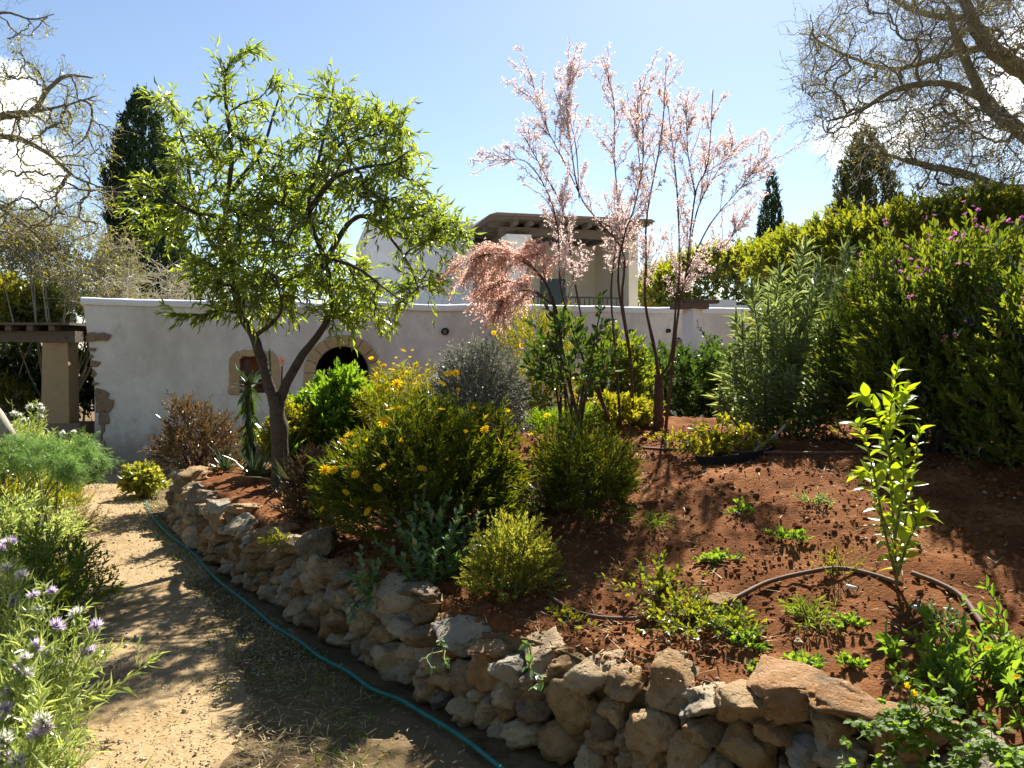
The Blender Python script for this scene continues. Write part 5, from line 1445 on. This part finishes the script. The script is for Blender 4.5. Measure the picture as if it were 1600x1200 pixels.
Pr = np.stack([rc[0] + .27 * np.cos(th), rc[1] + .02 + .16 * np.sin(th), np.array([hz(rc[0] + .27 * math.cos(a), rc[1] + .16 * math.sin(a)) + .02 for a in th])], -1)
g = Geo(); V1 = np.concatenate([Pr + (0, 0, .035), Pr - (0, 0, .06)]); i = np.arange(23)
V1 = np.concatenate([V1, V1 + np.concatenate([np.stack([-np.cos(th), -np.sin(th), 0 * th], -1)] * 2) * .006])
g.add(V1, [np.stack([i, i + 1, i + 25, i + 24], -1), np.stack([i + 48, i + 72, i + 73, i + 49], -1), np.stack([i, i + 48, i + 49, i + 1], -1)])
tag(g.obj('planting_ring', M_blackpl), 'black plastic rim of a planting ring below the pruned rose', 'garden edging')

# ------------------------------------------------------------------ hose and drip pipes
def pipe(name, label, cat, uvs, r, mat, zoff, free=None, n=70, mound=True):
    pts = []
    for q in uvs:
        p = on(q[0], q[1]) if len(q) == 2 else at(*q)
        p = p + np.array([0, 0, zoff])
        pts.append(p)
    P = poly(pts, n)
    if free is None:
        for i in range(n): P[i, 2] = max(P[i, 2], hz(P[i, 0], P[i, 1]) + zoff + .004)
    V, fs = tubes(P[None], np.full((1, n), r), 8, True)
    o = Geo().add(V, fs).obj(name, mat, None, True)
    return tag(o, label, cat)
pipe('garden_hose', 'teal green garden hose lying along the foot of the stone wall', 'hose', [(228, 788), (236, 808), (262, 838), (300, 868), (332, 904), (362, 930), (402, 962), (430, 987), (468, 1010), (500, 1034), (545, 1058), (580, 1083), (625, 1105), (655, 1124), (720, 1165), (790, 1215), (880, 1290)], .0095, M_hose, .016, n=120)
pipe('drip_pipe', 'straight brown drip pipe across the top of the red slope', 'pipe', [(1002, 708), (1040, 712), (1120, 716), (1220, 717), (1300, 717), (1400, 716)], .011, M_pipe, .035, True)
pipe('drip_pipe', 'curved brown drip pipe rising from the weeds to the sapling', 'pipe', [(1108, 968), (1150, 948), (1200, 925), (1260, 908), (1310, 903), (1360, 910), (1410, 925)], .011, M_pipe, .03, True)
pipe('drip_pipe', 'brown drip pipe running behind the lime-green shrub to the weeds', 'pipe', [(856, 938), (880, 955), (920, 970), (980, 976), (1040, 975), (1075, 978)], .010, M_pipe, .014)
pipe('drip_pipe', 'brown drip pipe in the shade running off the right edge', 'pipe', [(1425, 908), (1470, 925), (1505, 950), (1535, 990), (1570, 1035), (1610, 1090)], .012, M_pipe, .03, True)

# ------------------------------------------------------------------ loose stones and scraps on the bed
def rock(label, u, v, w, dp, hh, yaw, k):
    p = on(u, v)
    o = add_obj('loose_stone', STONES[k], None, Matrix.Translation((p[0], p[1], p[2] + hh * .35)) @ Matrix.Rotation(yaw, 4, 'Z') @ Matrix.Rotation(.25, 4, 'X') @ Matrix.Diagonal((w, dp, hh, 1)))
    return tag(o, label, 'stone')
rock('flat tan stone lying on the red soil beside the curved pipe', 1125, 952, .095, .06, .045, .3, 3)
rock('small round brown stone on the red soil above the wall', 1248, 1008, .02, .02, .016, 0, 5)
rock('pale pebble half sunk near the top of the red slope', 1262, 812, .022, .016, .012, 1, 7)
rock('dark clod-like stone in the middle of the red soil', 1190, 898, .03, .022, .02, 2, 9)
for u, v, lab in ((1322, 925, 'short pale plastic pipe end sticking out by the sapling'), (1425, 957, 'left of two small white plastic scraps in the shade'), (1474, 957, 'right of two small white plastic scraps in the shade')):
    p = on(u, v) + (0, 0, .012); q = p + np.array([.035, -.01 if v > 940 else -.03, .0 if v > 940 else -.004])
    V, fs = tubes(np.stack([p, (p + q) / 2, q])[None], np.full((1, 3), .008), 7, True)
    tag(Geo().add(V, fs).obj('plastic_scrap', M_whitepl, None, True), lab, 'plastic')

# weeds on the bare soil, each a plant of its own
def weed(label, u, v, w, h, n, ll, lw, mat, shape='oval', K=6, name='weed', up=.6, d=None):
    b = on(u, v) if d is None else B(u, d)
    t = thing(name, label, 'weed', b, 'weeds on the red bed')
    S0 = b + np.concatenate([rng.normal(size=(n, 2)) * w * .4, np.zeros((n, 1))], 1)
    S = arc(S0, np.concatenate([(S0 - b)[:, :2] / max(w, .01) * .8 + rng.normal(size=(n, 2)) * .4, np.full((n, 1), up)], 1), h * rng.uniform(.6, 1.3, n), 4, np.array([0, 0, -.2]))
    g = tubes_geo(S, .0022, .0012, 3); g.obj('stems', M_stem, t, True, 'stuff')
    g = Geo(); V, Fa, r_ = leafy(S, K, ll, lw, shape, (35, 75), .15, 1, .5); g.add(V, Fa, r_); g.obj('foliage', mat, t, False, 'stuff')
    return t
weed('sprawling leafy weed where the two drip pipes meet', 1075, 975, .17, .15, 80, .026, .5, L_hedge, 'oval', 9)
weed('upright weed above the flat tan stone', 1030, 930, .10, .18, 40, .028, .5, L_hedge, 'oval', 9)
weed('weed tuft lying on the lower drip pipe', 1140, 990, .12, .11, 40, .026, .5, L_poly, 'oval', 8)
weed('small seedling tuft at mid-slope, nearest the dark trunk shadow', 1155, 806, .05, .08, 16, .025, .6, L_bright)
weed('round feathery seedling high on the right of the slope', 1272, 788, .06, .08, 26, .02, .3, L_fennel)
weed('flat clover-like seedling in the centre of the red slope', 1230, 842, .07, .06, 24, .025, .7, L_oxalis)
weed('pair of low seedlings left of the slope centre', 1125, 880, .08, .06, 26, .025, .7, L_oxalis)
weed('bright grassy tuft between the pipe and the wall stones', 1265, 978, .07, .10, 30, .05, .12, L_grass, 'lance')
weed('small clover seedling right of the grassy tuft', 1330, 985, .05, .05, 18, .022, .7, L_oxalis)
weed('clover seedling just above the big flat wall stone', 1255, 1045, .06, .05, 20, .025, .7, L_oxalis)
weed('low clover at the stone edge below the straw', 1195, 1055, .06, .045, 18, .022, .7, L_oxalis)
weed('clover seedling against the largest pale capstone', 1330, 1050, .05, .04, 14, .022, .7, L_oxalis)
weed('dark clover beside the weed tuft on the lower pipe', 1165, 1010, .06, .06, 20, .025, .7, L_oxalis)
weed('pale feathery weed at the end of the curved pipe', 1310, 900, .06, .14, 24, .025, .2, L_yellowgreen, 'lance')
weed('thin grass wisp left of the dark trunk shadow', 1018, 830, .04, .12, 12, .06, .1, L_grass, 'lance')
weed('leggy weed with pale leaves in the shade on the right', 1475, 985, .05, .14, 14, .03, .5, L_euony)
weed('creeping weed in front of the lime-green shrub', 880, 965, .10, .05, 24, .025, .5, L_yellowgreen)
weed('low mat of green at the foot of the tall bushes', 1060, 690, .16, .10, 40, .03, .5, L_yellowgreen)
weed('green tuft growing from the wall top beside the bronze plant', 435, 855, .07, .10, 22, .03, .5, L_yellowgreen)
weed('tiny green tuft at the far end of the stone wall', 284, 715, .06, .12, 14, .04, .2, L_bright, 'lance')
# lush weeds with yellow flowers at the lower right corner
oxb = on(1565, 1085)
t = thing('sow_thistle', 'lush broad-leaved weed patch at the lower right corner of the wall', 'weed', oxb)
g = Geo()
S0 = oxb + np.concatenate([rng.normal(size=(90, 2)) * np.array([.15, .13]), np.zeros((90, 1))], 1); S0[:, 2] = h_bed(S0[:, 0], S0[:, 1])
S = arc(S0, rdir(90) * .55 + np.array([0, -.1, 1.0]), rng.uniform(.08, .25, 90), 5, np.array([0, 0, -.2]))
tubes_geo(S, .004, .002, 4, g); g.obj('stems', M_stem, t, True, 'stuff')
g = Geo(); V, Fa, r_ = leafy(S, 11, .045, .42, 'oval', (35, 80), .1, 1, .5, .5); g.add(V, Fa, r_); g.obj('foliage', L_oxalis, t, False, 'stuff')
YB = flower_mesh('flower', 8, .016, .5, .5, P_yellow, P_orange)
flowers(t, [at(1515, 994, 2.55), at(1545, 1015, 2.6), at(1590, 1060, 2.5)], [YB], .6)
for u, v, n, lab, us in ((1420, 1130, 70, 'clover-leaved oxalis hanging over the pale capstones', ((1415, 1075), (1430, 1088), (1448, 1098), (1475, 1104), (1478, 1115))), (1560, 1190, 60, 'oxalis clump in the corner below the weed patch', ()), (1385, 1185, 22, 'small oxalis sprig growing from the wall face', ())):
    p = at(u, v, 2.18 if u > 1450 else 2.33)
    t = thing('oxalis', lab, 'weed', p)
    S0 = p + rng.normal(size=(n, 3)) * np.array([.07, .04, .03]); S = arc(S0, rdir(n) * .7 + np.array([0, -.4, .7]), .07, 4, np.array([0, 0, -.3]))
    g = tubes_geo(S, .0016, .001, 3)
    fl_ = [at(a, b_, p[1]) for a, b_ in us]
    for q in fl_: tubes_geo(poly([p, (p + q) / 2 + np.array([.01, 0, .01]), q], 6)[None], .002, .0015, 4, g)
    g.obj('stems', M_stem, t, True, 'stuff')
    tips = np.repeat(S[:, -1], 3, 0); a = np.tile(np.arange(3) * 2.09, n) + np.repeat(rng.random(n) * 6, 3)
    g = Geo(); V, Fa, r_ = leaves(tips, np.stack([np.cos(a), np.sin(a), -.15 + 0 * a], -1), .021, .021, 'oval', .85, np.repeat(rng.random(n), 3)); g.add(V, Fa, r_)
    V, Fa, r_ = leafy(S, 4, .022, .8, 'oval', (50, 85), .3, 1, .7); g.add(V, Fa, r_); g.obj('foliage', L_oxalis, t, False, 'stuff')
    if fl_: flowers(t, fl_, [flower_mesh('flower', 5, .018, 1.6, .6, P_yellow)], .6)

# ------------------------------------------------------------------ left verge
# thistles with lilac heads in the foreground
def head_mesh(name, mat, r=.031):
    g = Geo(); n = 80
    D = rdir(n); D[:, 2] = np.abs(D[:, 2]) * .9 + .15
    V, Fa, r_ = leaves(np.zeros((n, 3)), D, r * rng.uniform(.75, 1.1, n), r * .2, 'dia', .2); g.add(V, Fa, r_)
    me = g.mesh(name, mat)
    bm = bmesh.new(); bm.from_mesh(me); n0 = len(bm.faces)
    bmesh.ops.create_icosphere(bm, subdivisions=2, radius=r * .36, matrix=Matrix.Translation((0, 0, -r * .25)) @ Matrix.Diagonal((1, 1, 1.25, 1)))
    bm.faces.ensure_lookup_table()
    for f in bm.faces[n0:]: f.material_index = 1
    bm.to_mesh(me); bm.free(); me.materials.append(L_thistle)
    return me
HD = [head_mesh('flower_head', P_lilac), head_mesh('flower_head', P_lilac), head_mesh('flower_head', P_white)]
def thistle(label, base, tops, d, nleaf=16, extra=14, hs=(.8, 1.2), hd=None):
    t = thing('thistle', label, 'thistle', base)
    ln = []; g = Geo()
    for u, v, o in tops:
        e = at(u, v, d + o)
        P = poly([base + rng.normal(size=3) * np.array([.05, .05, 0]), base * .45 + e * .55 + rng.normal(size=3) * np.array([.04, .04, 0]), e], 9); ln.append(P)
    for k in range(extra):
        e = ln[rng.integers(len(tops))][-1] + rng.normal(size=3) * np.array([.12, .12, .1]) - np.array([0, 0, .12])
        ln.append(poly([base + rng.normal(size=3) * np.array([.07, .07, 0]), base * .5 + e * .5, e], 9))
    LN = np.stack(ln); tubes_geo(LN, .0045, .002, 5, g)
    S = side(LN, 5, .12, (30, 60), .3, 1, 4, .2); tubes_geo(S, .0022, .0012, 3, g); g.obj('stems', L_thistle, t, True, 'stuff')
    g = Geo(); V, Fa, r_ = leafy(LN, nleaf + 4, .08, .085, 'lance', (35, 80), .1, .97, .3, .4); g.add(V, Fa, r_)
    V, Fa, r_ = leafy(S, 8, .05, .09, 'lance', (30, 75), .1, 1, .3, .4); g.add(V, Fa, r_); g.obj('foliage', L_thistle, t, False, 'stuff')
    flowers(t, [l_[-1] for l_ in ln[:len(tops)]], hd or HD, .6, (0.1, -.5, .8), (hs[0] * 1.2, hs[1] * 1.25), 'flower_head')
    flowers(t, [s[-1] for s in S[rng.choice(len(S), 3, replace=False)]], HD[1:], .6, (0, -.4, .8), (.5, .7), 'flower_head')
    return t
def V3(u, d):
    x = (u - 800) / F * d
    return np.array([x, d, hz(x, d)])
thistle('thistle clump with lilac heads nodding over the sandy path', V3(62, 3.35), [(120, 962, 0), (88, 980, 0), (82, 925, .1), (52, 932, .1), (150, 980, 0), (140, 1020, -.05), (78, 1022, 0), (95, 1040, 0), (60, 955, .1)], 3.35)
thistle('thistle clump with pale heads at the left edge above the others', V3(8, 3.7), [(15, 850, .1), (12, 888, 0), (35, 900, 0), (24, 905, .1), (20, 940, 0), (2, 860, .1)], 3.7)
thistle('thistle with faded white heads low on the left edge', V3(28, 2.95), [(40, 1030, 0), (38, 1055, 0), (15, 1082, 0), (8, 1110, -.05), (55, 1010, .1), (30, 1045, .05)], 2.95)
thistle('nearest thistle with white heads at the bottom left corner', V3(38, 2.6), [(68, 1128, 0), (72, 1138, 0), (60, 1150, 0), (12, 1185, 0), (28, 1192, -.05), (5, 1160, 0)], 2.6)
thistle('white-headed thistle in front of the stone pillar at far left', V3(45, 8.2), [(48, 637, 0), (62, 635, 0), (22, 648, 0), (38, 658, 0), (62, 652, 0), (66, 640, 0), (32, 650, 0), (115, 676, 0), (100, 678, 0)], 8.2, 10, 14, (1.0, 1.4), HD[2:])
# feathery fennel
fb = V3(68, 7.0)
t = thing('fennel', 'soft feathery green fennel leaning over the path at left', 'plant', fb)
tg = np.concatenate([ell(80, 712, 80, 22, 7.0, .4, 46), ell(30, 702, 50, 16, 7.1, .35, 26), ell(125, 728, 38, 18, 6.95, .3, 22)])
st_ = [poly([fb - (0, 0, .05), fb + np.array([rng.normal() * .06, 0, .2]), tg[rng.integers(len(tg))]], 12) for k in range(7)]
g = Geo()
for P in st_: tubes_geo(P[None], .012, .004, 6, g)
TW, wt = grow(st_, tg, 5, .03); tubes_geo(TW, .004, .0018, 4, g); g.obj('stems', M_stem, t, True, 'stuff')
S = side(TW, 9, .16, (25, 60), .1, 1, 5, .15, np.array([0, 0, -.25]), .03); S2 = side(S, 8, .07, (25, 55), .1, 1, 4, 0, np.array([0, 0, -.2]), .03)
g = tubes_geo(S, .0018, .001, 3); V, Fa, r_ = leafy(S2, 6, .034, .05, 'needle', (20, 55), 0, 1, .2); g.add(V, Fa, r_); tubes_geo(S2, .0012, .0008, 3, g); g.obj('feathery_leaves', L_fennel, t, False, 'stuff')
# low plants behind and below the fennel
bush('verge_weed', 'tangled green weeds at the left edge below the fennel', 'weed', V3(15, 6.2), .5, .5, .5, 260, .16, 11, .05, .3, L_thistle, 'lance', (30, 70), .6)
bush('verge_weed', 'dark green weeds with yellow tips beside the path bend', 'weed', V3(45, 4.9), .42, .5, .5, 280, .16, 11, .045, .35, L_poly, 'lance', (30, 70), .6)
bush('verge_weed', 'yellowing weeds further along the left path edge', 'weed', V3(40, 8.0), .6, .4, .35, 220, .14, 10, .045, .4, L_yellowgreen, 'lance', (30, 70), .6)
bush('verge_weed', 'dry straw-coloured herb under the fennel stems', 'weed', V3(112, 7.3), .3, .22, .24, 110, .14, 10, .04, .2, M_straw, 'lance', (30, 70), .6)
bush('verge_weed', 'grey-green weed heap at the far left by the lean-to wall', 'weed', V3(-10, 9.5), .9, .6, .7, 320, .2, 11, .06, .35, L_thistle, 'lance', (30, 70), .6)
bush('verge_weed', 'low weeds along the lean-to foot behind the fennel', 'weed', V3(60, 11.0), .9, .5, .45, 260, .2, 10, .06, .4, L_grass, 'lance', (30, 70), .6)
# leaning grey board at the far left
bl = at(-40, 610, 7.9); br_ = at(28, 690, 7.7)
V, fs = tubes(np.stack([bl, (bl + br_) / 2, br_ - np.array([0, 0, .1])])[None], np.full((1, 3), .07), 8, True)
tag(Geo().add(V, fs).obj('leaning_log', M_twig, None, True), 'weathered grey log leaning at the left edge beside the fennel', 'log')

# ------------------------------------------------------------------ grass, litter, clods
def blades(name, P, h, w, mat, lean=.5, label=None, K=3):
    n = len(P); d = nrm(np.concatenate([rng.normal(size=(n, 2)) * lean, np.ones((n, 1))], 1))
    V, Fa, r_ = leaves(P, d, h, w, 'lance', .05)
    o = Geo().add(V, Fa, r_).obj(name, mat, None, False, 'stuff')
    if label: o['label'] = label
    return o
n = 16000
y = rng.uniform(1.9, 12, n) ; xl = path_left(y)
x = xl - np.abs(rng.normal(size=n)) * .75 + rng.normal(size=n) * .05
P = np.stack([x, y, h_verge(x, y) - .01], -1)
dn = fbm2(x, y, 1.4, 3, 6.0) > -.25
blades('verge_grass', P[dn], rng.uniform(.05, .24, dn.sum()), rng.uniform(.004, .009, dn.sum()), L_grass, .6, 'green grass and weeds along the left edge of the path')
n = 6500
y = rng.uniform(1.8, 9, n); x = path_c(y) + path_w(y) * (.7 + 1.9 * rng.random(n)) + rng.normal(size=n) * .08
dn = (fbm2(x, y, 1.7, 3, 8.0) > -.05) & (wall_dist(x, y) < .02)
blades('path_grass', np.stack([x, y, 0 * x + .0], -1)[dn], rng.uniform(.02, .06, dn.sum()), rng.uniform(.0016, .0035, dn.sum()), L_grass, .9, 'sparse short grass along the stone wall side of the path')
n = 4200
x = rng.uniform(-30, 30, n); y = rng.uniform(13, 45, n)
def flat(name, x, y, z, L, W, mat, label, tilt=.25, shape='dia'):
    n = len(x); a = rng.uniform(0, 6.28, n)
    D = np.stack([np.cos(a), np.sin(a), rng.normal(size=n) * tilt], -1)
    V, Fa, r_ = leaves(np.stack([x, y, z], -1), D, L, W, shape, .9)
    o = Geo().add(V, Fa, r_).obj(name, mat, None, False, 'stuff'); o['label'] = label
    return o
n = 17000
y = rng.uniform(1.8, 9, n) ** 1.0; x = path_c(y) + path_w(y) * np.clip(1.1 + rng.normal(size=n) * .9, -.9, 3.2)
ok = (wall_dist(x, y) < .0) & (fbm2(x, y, 1.3, 3, 11.0) > -.15 + .35 * (rng.random(n) < .5)); x, y = x[ok], y[ok]
flat('leaf_litter', x, y, .012 + .012 * rng.random(len(x)), rng.uniform(.008, .03, len(x)), rng.uniform(.003, .008, len(x)), M_litter, 'dry fallen leaves scattered over the sandy path', .3)
n = 6000
y = rng.uniform(1.8, 10, n); sd_ = rng.random(n) < .4; x = np.where(sd_, path_left(y) + rng.normal(size=n) * .22 + .1, path_c(y) + path_w(y) * (1.1 + np.abs(rng.normal(size=n)) * .8)); ok = wall_dist(x, y) < 0; x, y = x[ok], y[ok]; n = len(x)
flat('straw', x, y, .014 + .02 * rng.random(n), rng.uniform(.03, .09, n), rng.uniform(.002, .004, n), M_straw, 'dry straw along the left edge of the path', .2, 'needle')
n = 6500
y = rng.uniform(2.3, 6.5, n); x = rng.uniform(-2, 2.8, n)
D_ = wall_dist(x, y); dens = np.where((x < .8) & (D_ < 1.7), 1.0, .3)
ok = (D_ > .22) & (rng.random(n) < dens); x, y = x[ok], y[ok]
flat('bark_mulch', x, y, h_bed(x, y) + soil_micro(x, y) + .008, rng.uniform(.012, .05, len(x)), rng.uniform(.003, .01, len(x)), M_mulch, 'dark mulch and twigs over the near part of the red bed', .35)
n = 2400
y = rng.uniform(2.3, 6, n); x = rng.uniform(-1, 2.5, n); D_ = wall_dist(x, y); ok = (D_ > .2) & (rng.random(n) < np.where(x < 1.0, .9, .3)); x, y = x[ok], y[ok]
flat('dry_straws', x, y, h_bed(x, y) + soil_micro(x, y) + .012, rng.uniform(.03, .1, len(x)), rng.uniform(.0025, .006, len(x)), M_straw, 'pale dry straws and leaves strewn over the bed', .25, 'needle')
# clods of red earth and pebbles
def lumps(name, P, sc, mat, label, sub=1, sq=(.6, 1.0), parent=None):
    bm = bmesh.new(); bmesh.ops.create_icosphere(bm, subdivisions=sub, radius=1.0)
    T0 = np.array([v.co[:] for v in bm.verts]); Fa = np.array([[v.index for v in f.verts] for f in bm.faces]); bm.free()
    g = Geo(); m = 10
    for k in range(m):
        q = P[k::m]; s = sc[k::m]
        if not len(q): continue
        T_ = T0 * (1 + .35 * fbm(T0 * 1.7 + k * 5.3, 2))[:, None]
        a = rng.uniform(0, 6.28, len(q)); ca, sa = np.cos(a)[:, None], np.sin(a)[:, None]
        X_ = T_[None, :, 0] * ca - T_[None, :, 1] * sa; Y_ = T_[None, :, 0] * sa + T_[None, :, 1] * ca
        Z_ = T_[None, :, 2] * rng.uniform(*sq, (len(q), 1)); st = rng.uniform(.7, 1.3, (len(q), 1))
        V = np.stack([X_ * st, Y_ / st, Z_], -1) * s[:, None, None] + q[:, None, :]
        n_ = len(T0)
        g.add(V.reshape(-1, 3), (Fa[None] + (np.arange(len(q)) * n_)[:, None, None]).reshape(-1, 3), np.repeat(rng.random(len(q)), n_))
    o = g.obj(name, mat, parent, True, 'stuff')
    if label: o['label'] = label
    return o
n = 26000
y = 2.0 + 5.2 * rng.random(n) ** 1.2; x = rng.uniform(-1.2, 3.6, n); D_ = wall_dist(x, y)
ok = (D_ > .2) & (rng.random(n) < .35 + .65 * (fbm2(x, y, 2.0, 3, 4.0) > -.1)); x, y = x[ok], y[ok]
sc = .003 + .013 * rng.random(len(x)) ** 6 + .004 * rng.random(len(x))
lumps('soil_clods', np.stack([x, y, h_bed(x, y) + soil_micro(x, y) + sc * .2], -1), sc, M_clod, 'crumbly clods of red earth over the sloping bed')
n = 420
y = rng.uniform(2.1, 6.5, n); x = rng.uniform(-1.5, 3.2, n); ok = wall_dist(x, y) > .25; x, y = x[ok], y[ok]
sc = .004 + .012 * rng.random(len(x)) ** 3
lumps('bed_pebbles', np.stack([x, y, h_bed(x, y) + soil_micro(x, y) + sc * .3], -1), sc, M_pebble, 'pale pebbles sprinkled over the red bed')
n = 3600
y = rng.uniform(1.8, 11, n); x = path_c(y) + path_w(y) * rng.uniform(-1, 1.4, n); ok = wall_dist(x, y) < .02; x, y = x[ok], y[ok]
sc = .003 + .010 * rng.random(len(x)) ** 4
lumps('path_pebbles', np.stack([x, y, .008 + 0 * x], -1), sc, M_pebble, 'small pebbles and grit on the sandy path')

# ------------------------------------------------------------------ added unseen trees holding back light from behind the camera
for k, (x, y, hgt, rw, lab) in enumerate(((-8.5, -3.5, 8.0, 2.4, 'leftmost carob tree of the row facing the stone wall'), (-4.6, -4.8, 8.4, 2.6, 'second carob tree from the left in the row facing the stone wall'), (-.3, -5.2, 8.6, 2.6, 'middle carob tree of the row facing the stone wall'), (4.2, -4.8, 8.2, 2.5, 'second carob tree from the right in the row facing the stone wall'), (8.2, -3.2, 8.0, 2.4, 'rightmost carob tree of the row facing the stone wall'))):
    t = thing('light_block_tree', lab, 'tree', (x, y, 0), 'carob trees across the path')
    g = Geo(); P, V, fs = limb([(x, y, -.2), (x + .1, y, 1.0), (x, y + .1, hgt * .55)], .2, .1, 12, 10); g.add(V, fs); g.obj('trunk', M_bark, t, True)
    n = 900
    q = rdir(n); q = q * (.35 + .65 * rng.random((n, 1)) ** .4) * (1 + .2 * fbm(q * 2 + k * 4, 2))[:, None]
    P0 = np.array([x, y, hgt * .56]) + q * np.array([rw, rw * .8, hgt * .44])
    S = arc(P0, q + np.array([0, 0, .2]), .4, 4)
    st = np.array([x, y, hgt * .4]) + 0 * P0[::30]
    g = tubes_geo(np.stack([st, (st + P0[::30]) / 2 + rng.normal(size=st.shape) * .1, P0[::30]], 1), .05, .015, 6); g.obj('limbs', M_bark, t, True, 'stuff')
    g = Geo(); V, Fa, r_ = leafy(S, 9, .17, .5, 'oval', (35, 75), 0, 1, .4); g.add(V, Fa, r_); g.obj('crown', L_dark, t, False, 'stuff')
